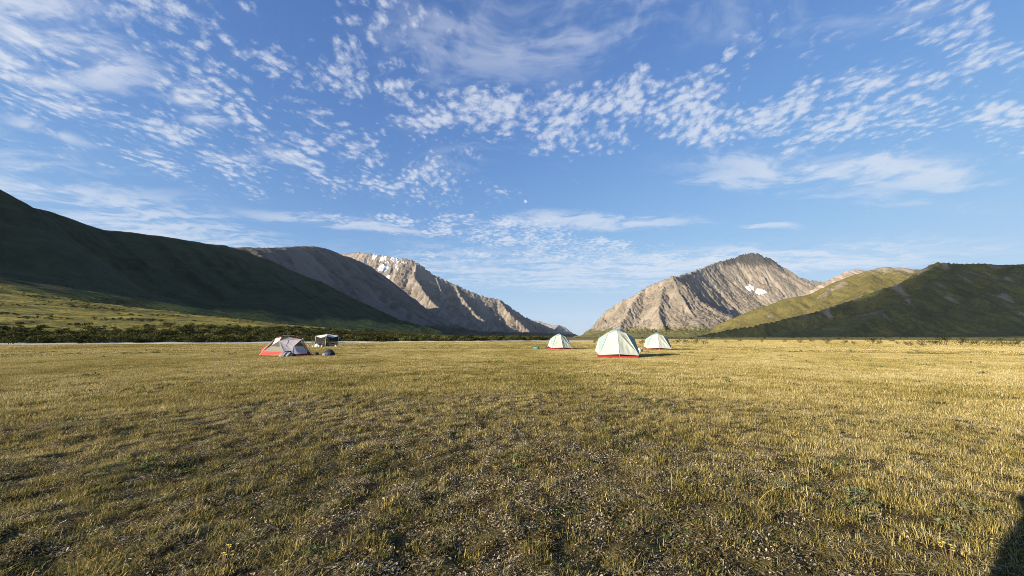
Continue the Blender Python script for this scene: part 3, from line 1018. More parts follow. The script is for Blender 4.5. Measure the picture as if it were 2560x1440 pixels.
def dome_tent(loc, rz, label, sc=1.0, proto=None):
    """six-person dome tent: mint fly over a red floor"""
    if proto is not None:
        o = copy_tree(proto)
        o.location = loc; o.rotation_euler = (0, 0, rz); o.scale = (sc, sc, sc)
        o["label"] = label
        return o
    root = empty("dome_tent", loc, rz)
    root.scale = (sc, sc, sc)
    tag(root, label, "tent", "mint dome tents on the plain")
    T0 = (0, 0, 2.02)
    FA, FL, FR = (0, -0.66, 1.82), (-0.62, -0.52, 1.62), (0.60, -0.52, 1.64)
    KA, KL, KR = (0, 0.66, 1.82), (-0.62, 0.52, 1.62), (0.60, 0.52, 1.64)
    BL, BC, BR = (-1.30, -1.24, 0.20), (0, -1.62, 0.27), (1.29, -1.24, 0.18)
    CL, CC, CR = (-1.30, 1.24, 0.20), (0, 1.50, 0.27), (1.29, 1.24, 0.18)
    SL, SR = (-1.21, 0, 1.31), (1.19, 0, 1.30)
    LL, LR = (-1.50, 0, 0.42), (1.48, 0, 0.40)

    def panel(name, mat, tris):
        return mesh_obj(name, *merge(tris), mat, root, smooth=True)
    # doors in two halves, meeting at a zip down the middle
    d = panel("door_panel", M_CREAM, [tri_panel(FA, BL, BC, 14, 0.05, 0.016, 2, 1, 7)])
    tube_v = tube([pt(FA) + (0, -0.01, -0.01), (0, -1.1, 1.04), pt(BC) + (0, -0.012, 0.01)], 0.012)
    mesh_obj("zip", *tube_v, M_MINT, d)
    panel("door_panel", M_CREAM, [tri_panel(FA, BC, BR, 14, 0.05, 0.018, 1, 4, 8)])
    panel("gathered_panel", M_CREAM, [tri_panel(FA, FL, BL, 18, 0.05, 0.022, 2, 2, 22)])
    panel("gathered_panel", M_CREAM, [tri_panel(FA, BR, FR, 18, 0.05, 0.026, 1, 5, 22)])
    panel("roof_panel", M_SLATE, [tri_panel(T0, FL, FA, 8, -0.05), tri_panel(T0, FA, FR, 8, -0.05)])
    panel("roof_panel", M_SLATE, [tri_panel(T0, KA, KL, 8, -0.05), tri_panel(T0, KR, KA, 8, -0.05)])
    panel("roof_panel", M_MINT, [tri_panel(T0, SL, FL, 8, -0.05), tri_panel(T0, KL, SL, 8, -0.05)])
    panel("roof_panel", M_SLATE, [tri_panel(T0, FR, SR, 8, -0.05), tri_panel(T0, SR, KR, 8, -0.05)])  # darker than the left roof side, shade put into the cloth colour
    panel("side_panel", M_SLATE, [tri_panel(FL, SL, BL, 10, 0.03, 0.008, 1, 3, 5)])
    panel("side_panel", M_CREAM, [tri_panel(SL, LL, BL, 10, 0.02), tri_panel(SL, CL, LL, 10, 0.02)])
    panel("side_panel", M_SLATE, [tri_panel(KL, CL, SL, 10, 0.03)])
    panel("side_panel", M_SLATE, [tri_panel(FR, BR, SR, 10, 0.03, 0.008, 1, 6, 5)])
    panel("side_panel", M_SLATE, [tri_panel(SR, BR, LR, 10, 0.02), tri_panel(SR, LR, CR, 10, 0.02)])  # slate where the left side is cream: shade painted into the cloth
    panel("side_panel", M_SLATE, [tri_panel(KR, SR, CR, 10, 0.03)])
    panel("back_panel", M_MINT, [tri_panel(KA, CC, CL, 10, 0.05, 0.01), tri_panel(KA, CL, KL, 10, 0.04)])
    panel("back_panel", M_MINT, [tri_panel(KA, CR, CC, 10, 0.05, 0.01), tri_panel(KA, KR, CR, 10, 0.04)])
    # pole sleeves
    for q in ([BL, FL, T0], [BR, FR, T0], [CL, KL, T0], [CR, KR, T0], [LL, SL, T0], [LR, SR, T0]):
        a, b, c = [pt(v) for v in q]
        pts = []
        for t in np.linspace(0, 1, 5): pts.append(a + (b - a) * t)
        for t in np.linspace(0, 1, 4)[1:]: pts.append(b + (c - b) * t)
        mesh_obj("pole_sleeve", *tube(pts, 0.017), M_MINT, root, smooth=True)
    # red floor that shows below the fly
    ring = [(-1.3, -1.28), (-0.65, -1.33), (0, -1.36), (0.65, -1.33), (1.3, -1.28), (1.36, 0), (1.3, 1.28), (0, 1.34), (-1.3, 1.28), (-1.36, 0)]
    V, Fc = [], []
    for k, (z, s) in enumerate([(0.0, 1.02), (0.08, 0.99), (0.19, 0.93), (0.30, 0.84)]):
        for i, (x, y) in enumerate(ring):
            V.append((x * s, y * s, z + 0.012 * math.sin(i * 2.3 + k)))
    n = len(ring)
    for k in range(3):
        for i in range(n):
            j = (i + 1) % n
            Fc.append((k * n + i, k * n + j, (k + 1) * n + j, (k + 1) * n + i))
    Fc.append(tuple(3 * n + i for i in range(n)))
    mesh_obj("floor", V, Fc, M_RED, root, smooth=False)
    # guy lines with pegs
    for a, b in ((LL, (-2.15, 0, 0.02)), (LR, (2.1, 0, 0.02)), (BC, (0, -1.95, 0.02)), (CC, (0, 1.95, 0.02))):
        g = mesh_obj("guy_line", *tube([a, b], 0.006, 4), M_CORD, root)
        mesh_obj("peg", *tube([(b[0], b[1], b[2] + 0.06), (b[0] * 0.99, b[1] * 0.99, b[2] - 0.12)], 0.008, 5), M_POLE, g)
    return root


def gz(x, y):
    return float(ground_z(np.array([x], float), np.array([y], float))[0])


def on_ground(px, py, dz=0.0):
    p = G_(px, py)
    p.z = gz(p.x, p.y) + dz
    return p


def face_cam(p):
    """heading that turns a thing's front (-Y) to the camera's side of the camp"""
    return math.atan2(-p.x, p.y) * 1.0


def build_tents():
    c1 = G_(1540, 896); d1 = c1 + Vector((0, 1.35, 0)); d1.x = (1539 - 1280) / F_PX * d1.y; d1.z = gz(d1.x, d1.y)
    proto = dome_tent(d1, R(-10), "largest nearest mint dome tent with red floor, middle of the three dome tents", 1.03)
    c2 = G_(1402, 873.5); d2 = c2 + Vector((0, 1.35, 0)); d2.z = gz(d2.x, d2.y)
    dome_tent(d2, R(9), "mint dome tent left of the largest tent, with a teal bundle beside it", 0.94, proto)
    c3 = G_(1656, 876.5); d3 = c3 + Vector((0, 1.35, 0)); d3.z = gz(d3.x, d3.y)
    dome_tent(d3, R(-14), "mint dome tent right of the largest tent, next to the willow shrubs", 0.95, proto)
    return d1, d2, d3


D1, D2, D3 = build_tents()


def build_mesh_tent():
    base = G_(718, 891.5)
    s = base.y / F_PX
    loc = base + Vector((0, 1.0, 0)); loc.z = gz(loc.x, loc.y)
    root = empty("backpacking_tent", loc, 0.0)
    tag(root, "low red and white tent with grey mesh and no outer fly, left side of camp", "tent")

    def q(px, py, y):
        """tent-local point: measured width and height, depth y"""
        k = (loc.y + y) / F_PX
        return ((px - 1280) * k - loc.x, y, (842 - py) * k + CAM_Z - loc.z)
    L, Nn, Rr, Bk = q(657, 891, 0.1), q(717, 893, -1.0), q(787, 886, 0.45), (0.2, 1.75, 0.02)
    L, Nn, Rr = (L[0], L[1], 0.02), (Nn[0], Nn[1], 0.02), (Rr[0], Rr[1], 0.02)
    up = 0.30
    Lz, Nz, Rz, Bz = (L[0] + .30, L[1] + .05, up + .04), (Nn[0], Nn[1] + .07, up + .06), (Rr[0] - .28, Rr[1], up + .02), (Bk[0], Bk[1] - .12, up)
    HL, T0, HR = q(694.5, 845.5, .3), q(727, 838, .42), q(760, 846, .6)
    C = q(704, 852, -.15); Tw = q(728.5, 843, .1); Tl = q(708.6, 843, .2); HRw = q(759, 848, .45)
    M1 = q(741, 865, -.2); M2 = q(735, 876, -.6); Nw = q(717, 878.6, -.96)
    LA = q(687, 862, .05); D_r = q(765, 866, .28); D_r2 = q(775.5, 877, .2); D_r3 = q(774, 883, .16); D_l2 = q(741, 885, -.84); D_l = q(735, 876.5, -.72)
    m = lambda name, mat, tris: mesh_obj(name, *merge(tris), mat, root, smooth=True)
    # bathtub floor walls
    m("floor_wall", M_RED_LIT, [tri_panel(L, Nn, Nz, 10, 0.02, 0.008, 0, 1, 6), tri_panel(L, Nz, Lz, 10, 0.02, 0.008, 0, 3, 6)])
    m("floor_wall", M_RED, [tri_panel(Nn, Rr, Rz, 10, 0.02, 0.008, 0, 1, 6), tri_panel(Nn, Rz, Nz, 10, 0.02)])  # same tub cloth in darker red, shade of this side painted in
    m("floor_wall", M_RED, [tri_panel(Rr, Bk, Bz, 8, 0.02), tri_panel(Rr, Bz, Rz, 8, 0.02)])
    m("floor_wall", M_RED, [tri_panel(Bk, L, Lz, 8, 0.02), tri_panel(Bk, Lz, Bz, 8, 0.02)])
    m("floor", M_RED, [tri_panel((L[0], L[1], .03), (Nn[0], Nn[1], .03), (Rr[0], Rr[1], .03), 4), tri_panel((L[0], L[1], .03), (Rr[0], Rr[1], .03), (Bk[0], Bk[1], .03), 4)])
    # white cloth of the canopy
    m("canopy_panel", M_WHITE, [tri_panel(C, Nw, M2, 10, 0.02), tri_panel(C, M2, M1, 10, 0.02), tri_panel(C, M1, HRw, 10, 0.02, 0.006, 1, 2, 6), tri_panel(C, HRw, Tw, 10, 0.0, 0.006, 0, 2, 5)])
    m("canopy_panel", M_WHITE, [tri_panel(HL, LA, C, 8, 0.01), tri_panel(HL, C, Tl, 8, 0.01)])
    m("canopy_panel", M_WHITE, [tri_panel(HRw, q(757, 853, .35), q(762, 861, .42), 6, 0.0), tri_panel(HRw, q(762, 861, .42), HR, 6, 0.0)])
    m("door_panel", M_WHITE, [tri_panel(M1, D_l, D_l2, 8, 0.02), tri_panel(M1, D_l2, D_r3, 8, 0.02), tri_panel(M1, D_r3, D_r2, 8, 0.02), tri_panel(M1, D_r2, D_r, 8, 0.02)])
    # mesh
    m("mesh_panel", M_MESHPALE, [tri_panel(LA, Lz, Nw, 8, 0.02), tri_panel(LA, Nw, C, 8, 0.02), tri_panel(Lz, Nz, Nw, 6)])
    m("mesh_panel", M_MESHGREY, [tri_panel(LA, q(685, 865, .02), q(705, 866, -.45), 6), tri_panel(LA, q(705, 866, -.45), C, 6)])
    m("mesh_panel", M_MESHDARK, [tri_panel(Tl, C, Tw, 6), tri_panel(Tl, Tw, T0, 6), tri_panel(T0, Tw, HRw, 6), tri_panel(T0, HRw, HR, 6)])
    m("mesh_panel", M_MESHDARK, [tri_panel(M1, D_r, q(757, 854, .32), 6), tri_panel(HRw, M1, q(757, 854, .32), 6)])
    m("mesh_panel", M_RED, [tri_panel(D_r, D_r2, Rz, 6), tri_panel(Nz, Rz, (D_r[0], D_r[1] + .1, D_r[2]), 6)])
    m("mesh_panel", M_MESHGREY, [tri_panel(HL, Bz, Lz, 6), tri_panel(T0, Bz, HL, 6), tri_panel(HR, Bz, T0, 6), tri_panel(HR, Rz, Bz, 6)])
    # poles: a long arch over the top and legs to the corners
    def arc(a, b, c, n=12):
        a, b, c = pt(a), pt(b), pt(c)
        ctrl = 2 * b - 0.5 * (a + c)
        return [a * (1 - t) ** 2 + ctrl * 2 * t * (1 - t) + c * t * t for t in np.linspace(0, 1, n)]
    mesh_obj("ridge_pole", *tube(arc(HL, T0, HR), 0.015), M_REDPOLE, root, smooth=True)
    mesh_obj("pole_leg", *tube([L, pt(L) * .55 + pt(HL) * .45 + (-.06, -.02, .05), HL], 0.02), M_POLE, root, smooth=True)
    mesh_obj("pole_leg", *tube([Rr, pt(Rr) * .5 + pt(HR) * .5 + (.10, -.02, .1), HR], 0.02), M_POLE, root, smooth=True)
    mesh_obj("pole_leg", *tube([Nn, pt(Nn) * .5 + pt(T0) * .5 + (-.02, .02, .05), T0], 0.010), M_POLE, root, smooth=True)
    mesh_obj("pole_leg", *tube([Bk, pt(Bk) * .5 + pt(T0) * .5 + (0, .12, .12), T0], 0.014), M_REDPOLE, root, smooth=True)
    # red flap folded out at the back corner
    fl = [q(661, 885, .35), q(662, 869, .8), q(677, 864.5, .9), q(672, 877, .4)]
    m("flap", M_RED_LIT, [tri_panel(fl[0], fl[3], fl[1], 6, 0.03), tri_panel(fl[3], fl[2], fl[1], 6, 0.03)])
    # ground sheet edge
    mesh_obj("ground_sheet", *merge([tri_panel((L[0] - .1, L[1], .04), (Nn[0] - .25, Nn[1] - .12, .035), (Nn[0] + .1, Nn[1] + .1, .05), 6, 0, .015, 0, 1, 5)]), M_RED_LIT, root, smooth=True)
    return loc


MT = build_mesh_tent()


def lump(name, size, mat, seed=0, parent=None, sub=3, rough=0.22, flat=0.35, squash=None):
    """a soft bag: a ball pressed flat below and dented all over"""
    bm = bmesh.new()
    bmesh.ops.create_icosphere(bm, subdivisions=sub, radius=1.0)
    co = np.array([v.co[:] for v in bm.verts])
    d = 1 + rough * fbm(co[:, 0] * 1.7 + seed * 3.1, co[:, 1] * 1.7 + co[:, 2] * 1.3, 3, seed=seed)
    co = co * d[:, None]
    if squash == 'box':
        co = np.sign(co) * np.abs(co) ** 0.6
    co[:, 2] = np.where(co[:, 2] < -flat, -flat + (co[:, 2] + flat) * 0.1, co[:, 2])
    co[:, 2] += flat + 0.06
    co *= np.array(size) / 2 * np.array([1, 1, 2 / (1 + flat)])
    for v, c in zip(bm.verts, co):
        v.co = c
    return bm_obj(name, bm, mat, parent)


def ellip_band(size, y0, w, mat, name, parent, lift=1.02):
    """strap round a bag"""
    pts = [(math.cos(a) * size[0] / 2 * lift * math.cos(y0), y0, max(0.01, math.sin(a) * size[2] * lift)) for a in np.linspace(0, math.pi, 12)]
    return mesh_obj(name, *tube(pts, w, 5), mat, parent, smooth=True)


M_NAVY = fabric_mat("navy_pack_cloth", (0.012, 0.016, 0.04), 0.0, 0.6, 0.5, 6)
M_GREY = fabric_mat("grey_pack_cloth", (0.17, 0.18, 0.20), 0.0, 0.7, 0.5, 6)
M_BLACK = fabric_mat("black_bag_cloth", (0.014, 0.013, 0.014), 0.0, 0.6, 0.5, 6)
M_TEAL = fabric_mat("teal_cloth", (0.05, 0.27, 0.25), 0.1, 0.45, 0.4, 6)
M_TEALDK = fabric_mat("dark_teal_cloth", (0.01, 0.09, 0.08), 0.0, 0.6, 0.4, 6)
M_PALEBAG = fabric_mat("pale_bag_cloth", (0.62, 0.66, 0.64), 0.15, 0.6, 0.4, 5)
M_SAND = fabric_mat("sand_bag_cloth", (0.52, 0.44, 0.36), 0.1, 0.7, 0.4, 5)
M_STONE = simple_mat("pale_stone", (0.50, 0.46, 0.38), 0.9, 0.2, 8, 0.2, 0.5)
M_BROWN = fabric_mat("brown_cloth", (0.12, 0.075, 0.05), 0.0, 0.8, 0.4, 6)
M_OLIVE = fabric_mat("olive_cloth", (0.07, 0.07, 0.03), 0.0, 0.8, 0.4, 6)


def build_camp_gear():
    # grey heap in front of the mesh tent: a pack thrown down with light straps
    p = on_ground(716, 893.5)
    r = empty("backpack", p, R(10))
    tag(r, "grey backpack with white straps heaped in front of the red and white tent", "backpack")
    b = lump("bag", (0.95, 0.42, 0.34), M_GREY, 3, r)
    o = lump("lid", (0.42, 0.34, 0.24), M_BLACK, 5, r); o.location = (0.42, -0.02, 0.02)
    for x0, s in ((-0.1, 0.02), (0.16, 0.028), (-0.32, 0.016)):
        mesh_obj("strap", *tube([(x0 - .07, -.24, .05), (x0, -.235, .2), (x0 + .08, -.12, .33), (x0 + .1, .1, .32)], s, 5), M_PALEBAG, r, smooth=True)
    # bag at the right corner of that tent
    p = on_ground(791, 889.5)
    r = empty("stuff_sack", p, R(20)); tag(r, "small black stuff sack by the right corner of the red and white tent", "bag")
    lump("sack", (0.42, 0.3, 0.24), M_BLACK, 8, r)
    mesh_obj("cord", *tube([(0.16, -.05, .17), (.24, -.08, .12), (.27, -.06, .05)], 0.012, 5), M_CORD, r)
    # navy domed pack
    p = on_ground(823, 891)
    r = empty("duffel", p, R(-12)); tag(r, "big navy domed pack standing alone right of the red and white tent", "bag")
    lump("bag", (0.86, 0.62, 0.47), M_NAVY, 11, r, rough=0.12)
    o = lump("side_pocket", (0.40, 0.26, 0.24), M_GREY, 12, r, rough=0.1); o.location = (-0.24, -0.22, 0.0)
    o = lump("end_pocket", (0.32, 0.36, 0.20), M_BLACK, 13, r, rough=0.1); o.location = (-0.44, -0.02, 0.0)
    mesh_obj("handle", *tube([(-.12, 0, .45), (-.05, -.02, .53), (.12, -.02, .53), (.18, 0, .44)], 0.014, 5), M_BLACK, r, smooth=True)
    # teal bundle
    p = on_ground(1341, 871.5)
    r = empty("dry_bag", p, R(-8)); tag(r, "open teal dry bag lying on the grass left of a dome tent", "bag")
    bm = bmesh.new()
    n = 22
    rings = []
    for (ro, z) in ((0.20, 0.0), (0.25, 0.10), (0.24, 0.25), (0.205, 0.27), (0.19, 0.16), (0.05, 0.07)):
        rings.append([bm.verts.new((math.cos(2 * math.pi * k / n) * ro * 1.5 * (1 + .06 * math.sin(3 * k)), math.sin(2 * math.pi * k / n) * ro, z * (1 + .14 * math.sin(k * 1.1)))) for k in range(n)])
    for a, b in zip(rings, rings[1:]):
        for k in range(n):
            bm.faces.new((a[k], a[(k + 1) % n], b[(k + 1) % n], b[k]))
    bm.faces.new(rings[0][::-1]); bm.faces.new(rings[-1])
    bm_obj("bag", bm, M_TEAL, r)
    mesh_obj("rim", *tube([(math.cos(a) * 0.24 * 1.5, math.sin(a) * .24, .285) for a in np.linspace(0, 2 * math.pi, 20)], 0.022, 6), M_TEALDK, r, smooth=True)
    # gear beside that tent
    p = on_ground(1368.5, 870.5)
    r = empty("stuff_sack", p); tag(r, "black sack leaning on the left dome tent", "bag")
    lump("sack", (0.42, 0.34, 0.42), M_BLACK, 21, r); mesh_obj("cord", *tube([(0, -.1, .38), (.05, -.16, .46), (.1, -.1, .4)], 0.014, 5), M_CORD, r)
    p = on_ground(1362.5, 871.8)
    r = empty("boot_pair", p); tag(r, "dark olive bundle on the grass between teal bag and dome tent", "bundle")
    lump("bundle", (0.36, 0.3, 0.22), M_OLIVE, 22, r); o = lump("sleeve", (0.22, 0.16, 0.14), M_OLIVE, 23, r); o.location = (-0.2, -0.05, 0); 
    r.name = "clothes_bundle"
    # two bags right of the big tent
    p = on_ground(1598, 882)
    r = empty("stuff_sack", p); tag(r, "pale grey sack right of the largest dome tent", "bag")
    lump("sack", (0.42, 0.36, 0.36), M_PALEBAG, 25, r); mesh_obj("cord", *tube([(0, 0, .33), (.03, -.03, .41), (.1, -.05, .36)], 0.012, 5), M_CORD, r)
    p = on_ground(1603.5, 881)
    r = empty("stuff_sack", p); tag(r, "dark brown sack beside the pale grey sack near the largest tent", "bag")
    lump("sack", (0.30, 0.28, 0.30), M_BROWN, 26, r); mesh_obj("cord", *tube([(0, 0, .28), (.03, -.03, .35), (.1, -.05, .3)], 0.012, 5), M_CORD, r)


def build_shelter():
    base = G_(819, 867)
    loc = base + Vector((0, 1.3, 0)); loc.z = gz(loc.x, loc.y)
    k = loc.y / F_PX
    root = empty("canopy_shelter", loc)
    tag(root, "white square canopy on thin poles with dark mesh walls by the river", "shelter")
    q = lambda px, py, y: ((px - 1280) * (loc.y + y) / F_PX - loc.x, y, (842 - py) * (loc.y + y) / F_PX + CAM_Z - loc.z)
    N0, L0, R0, B0 = q(818.5, 867, -1.3), q(792, 866, 0.15), q(848.5, 864.5, 0.5), q(824, 861, 1.9)
    N1, L1, R1, B1 = q(819.5, 839.3, -1.3), q(793.5, 839.8, 0.15), q(850.5, 839.5, 0.5), q(824, 840.3, 1.9)
    pk = q(823, 835.4, 0.2)
    for a, b in ((N0, N1), (L0, L1), (R0, R1), (B0, B1)):
        mesh_obj("pole", *tube([(a[0], a[1], -0.03), b], 0.028, 8), M_POLE, root, smooth=True)

    def side(a, b, sagz=0.26):
        a, b = pt(a), pt(b)
        return [a + (b - a) * t + np.array([0, 0, -sagz * 4 * t * (1 - t) * (1 - 0.25 * abs(2 * t - 1))]) for t in np.linspace(0, 1, 13)]
    for a, b in ((L1, N1), (N1, R1), (R1, B1), (B1, L1)):
        e = side(a, b)
        V, Fc = [], []
        n = len(e); mrow = 7
        for j in range(mrow):
            f = j / (mrow - 1)
            for i in range(n):
                c = e[i] * (1 - f) + pt(pk) * f
                c = c + np.array([0, 0, 0.06 * math.sin(math.pi * f) * (1 - abs(2 * i / (n - 1) - 1))])
                V.append(tuple(c))
        for j in range(mrow - 1):
            for i in range(n - 1):
                Fc.append((j * n + i, j * n + i + 1, (j + 1) * n + i + 1, (j + 1) * n + i))
        rp = mesh_obj("roof_panel", V, Fc, M_TARP, root, smooth=True)
        mesh_obj("hem", *tube([tuple(v) for v in e], 0.018, 5), M_TARP, rp, smooth=True)
    for a0, a1, b0, b1 in ((L0, L1, N0, N1), (N0, N1, R0, R1), (R0, R1, B0, B1), (B0, B1, L0, L1)):
        e = side(a1, b1, 0.24)
        lo = [pt(a0) + (pt(b0) - pt(a0)) * t + np.array([0, 0, .03]) for t in np.linspace(0, 1, 13)]
        V, Fc = [], []
        for i in range(13):
            f = i / 12
            for j in range(5):
                g = j / 4
                p_ = lo[i] * (1 - g) + e[i] * g
                V.append(tuple(p_ + np.array([0.05, 0.03, 0]) * math.sin(f * 9 + g * 3) * g * (1 - g)))
        for i in range(12):
            for j in range(4):
                Fc.append((i * 5 + j, i * 5 + j + 1, (i + 1) * 5 + j + 1, (i + 1) * 5 + j))
        mesh_obj("mesh_wall", V, Fc, M_MESHDARK, root, smooth=True)
    for a, b in ((N1, (N1[0] - 0.1, N1[1] - 1.2)), (L1, (L1[0] - 1.1, L1[1] + .2)), (R1, (R1[0] + 1.1, R1[1] - .1))):
        mesh_obj("guy_line", *tube([a, (b[0], b[1], 0.0)], 0.008, 4), M_CORD, root)

    def put(name, px, py, y, size, mat, label, cat, seed, part="cloth", extra=None, sq=None, grp=None):
        x, yy, _ = q(px, py, y)
        w = Vector((loc.x + x, loc.y + y, 0)); w.z = gz(w.x, w.y)
        r = empty(name, w, R(seed * 37 % 60 - 30))
        tag(r, label, cat, grp)
        lump(part, size, mat, seed, r, sub=3, squash=sq)
        if extra: extra(r)
        return r
    strap = lambda r: mesh_obj("strap", *tube([(-.18, -.1, .2), (0, -.2, .3), (.18, -.1, .2)], 0.02, 5), M_CORD, r, smooth=True)
    put("stuff_sack", 797.5, 867.5, -0.75, (0.72, 0.5, 0.46), M_PALEBAG, "large pale mint sack at the foot of the canopy's left pole", "bag", 31, "sack", strap)
    put("stuff_sack", 803.5, 868, -1.0, (0.34, 0.3, 0.25), M_PALEBAG, "small pale sack in front of the black duffel under the canopy", "bag", 32, "sack", strap)
    put("duffel", 806.5, 866, -0.2, (1.0, 0.6, 0.58), M_BLACK, "large black duffel under the left half of the canopy", "bag", 33, "bag", strap)
    put("stuff_sack", 811, 867.8, -1.05, (0.40, 0.32, 0.26), M_SAND, "pinkish sand coloured sack left of the canopy's front pole", "bag", 34, "sack", strap)
    put("duffel", 822, 864, 0.3, (0.62, 0.5, 0.62), M_BROWN, "dark brown upright bag under the canopy right of the front pole", "bag", 35, "bag", strap)
    put("duffel", 835.5, 863, 0.6, (0.72, 0.5, 0.52), M_BLACK, "black bag under the right half of the canopy", "bag", 36, "bag", strap)
    # low box with a lid
    x, yy, _ = q(834, 866.5, -0.35)
    w = Vector((loc.x + x, loc.y - 0.35, 0)); w.z = gz(w.x, w.y)
    r = empty("storage_box", w, R(28)); tag(r, "long low grey storage box inside the right mesh wall of the canopy", "box")
    bm = bmesh.new(); bmesh.ops.create_cube(bm, size=1.0)
    bmesh.ops.scale(bm, vec=(1.15, 0.45, 0.26), verts=bm.verts); bmesh.ops.translate(bm, vec=(0, 0, 0.13), verts=bm.verts)
    bmesh.ops.bevel(bm, geom=bm.edges[:], offset=0.02, segments=2, affect='EDGES')
    bm_obj("box", bm, M_GREY, r, False)
    bm = bmesh.new(); bmesh.ops.create_cube(bm, size=1.0)
    bmesh.ops.scale(bm, vec=(1.2, 0.5, 0.05), verts=bm.verts); bmesh.ops.translate(bm, vec=(0, 0, 0.288), verts=bm.verts)
    bmesh.ops.bevel(bm, geom=bm.edges[:], offset=0.012, segments=2, affect='EDGES')
    bm_obj("lid", bm, M_PALEBAG, r, False)
    # pale stones that hold down the guy lines
    for i, (px, py, y, s, lab) in enumerate(((778.5, 867.5, -.6, .34, "pale stone furthest left of the canopy, beyond its left guy line"), (788.5, 865.5, 0.2, .36, "pale stone just left of the canopy's left pole"),
                                             (846, 867, -0.9, .44, "pale stone at the foot of the canopy's right mesh wall"), (861, 865.5, 0.3, .40, "greyish stone standing clear to the right of the canopy"))):
        x, yy, _ = q(px, py, y)
        w = Vector((loc.x + x, loc.y + y, 0)); w.z = gz(w.x, w.y) - 0.03
        o = lump("stone", (s, s * .8, s * .6), M_STONE, 50 + i, None, rough=0.5)
        o.location = w
        tag(o, lab, "stone", "stones round the canopy")


build_camp_gear()
build_shelter()


# ---------------- the moon in the daytime sky
def build_moon():
    d = ray(1313.5, 503.5).normalized()
    dist = 60000.0
    bm = bmesh.new()
    bmesh.ops.create_uvsphere(bm, u_segments=32, v_segments=16, radius=dist * 4.2 / F_PX)
    m, N = new_mat("moon_dust")
    tc = N.n('ShaderNodeTexCoord').outputs['Object']
    n = N.noise(tc, 0.004, 4)
    df = N.n('ShaderNodeBsdfDiffuse'); N.put(df.inputs[0], N.mix(n, (0.05, 0.05, 0.05), (0.13, 0.13, 0.13)))
    tr = N.n('ShaderNodeBsdfTransparent')
    ad = N.n('ShaderNodeAddShader')
    N.t.links.new(df.outputs[0], ad.inputs[0]); N.t.links.new(tr.outputs[0], ad.inputs[1])
    finish(N, ad.outputs[0])
    o = bm_obj("moon", bm, m)
    o.location = Vector((0, 0, CAM_Z)) + d * dist
    o.visible_shadow = True
    tag(o, "small pale half moon in the blue sky above the valley", "moon")


build_moon()


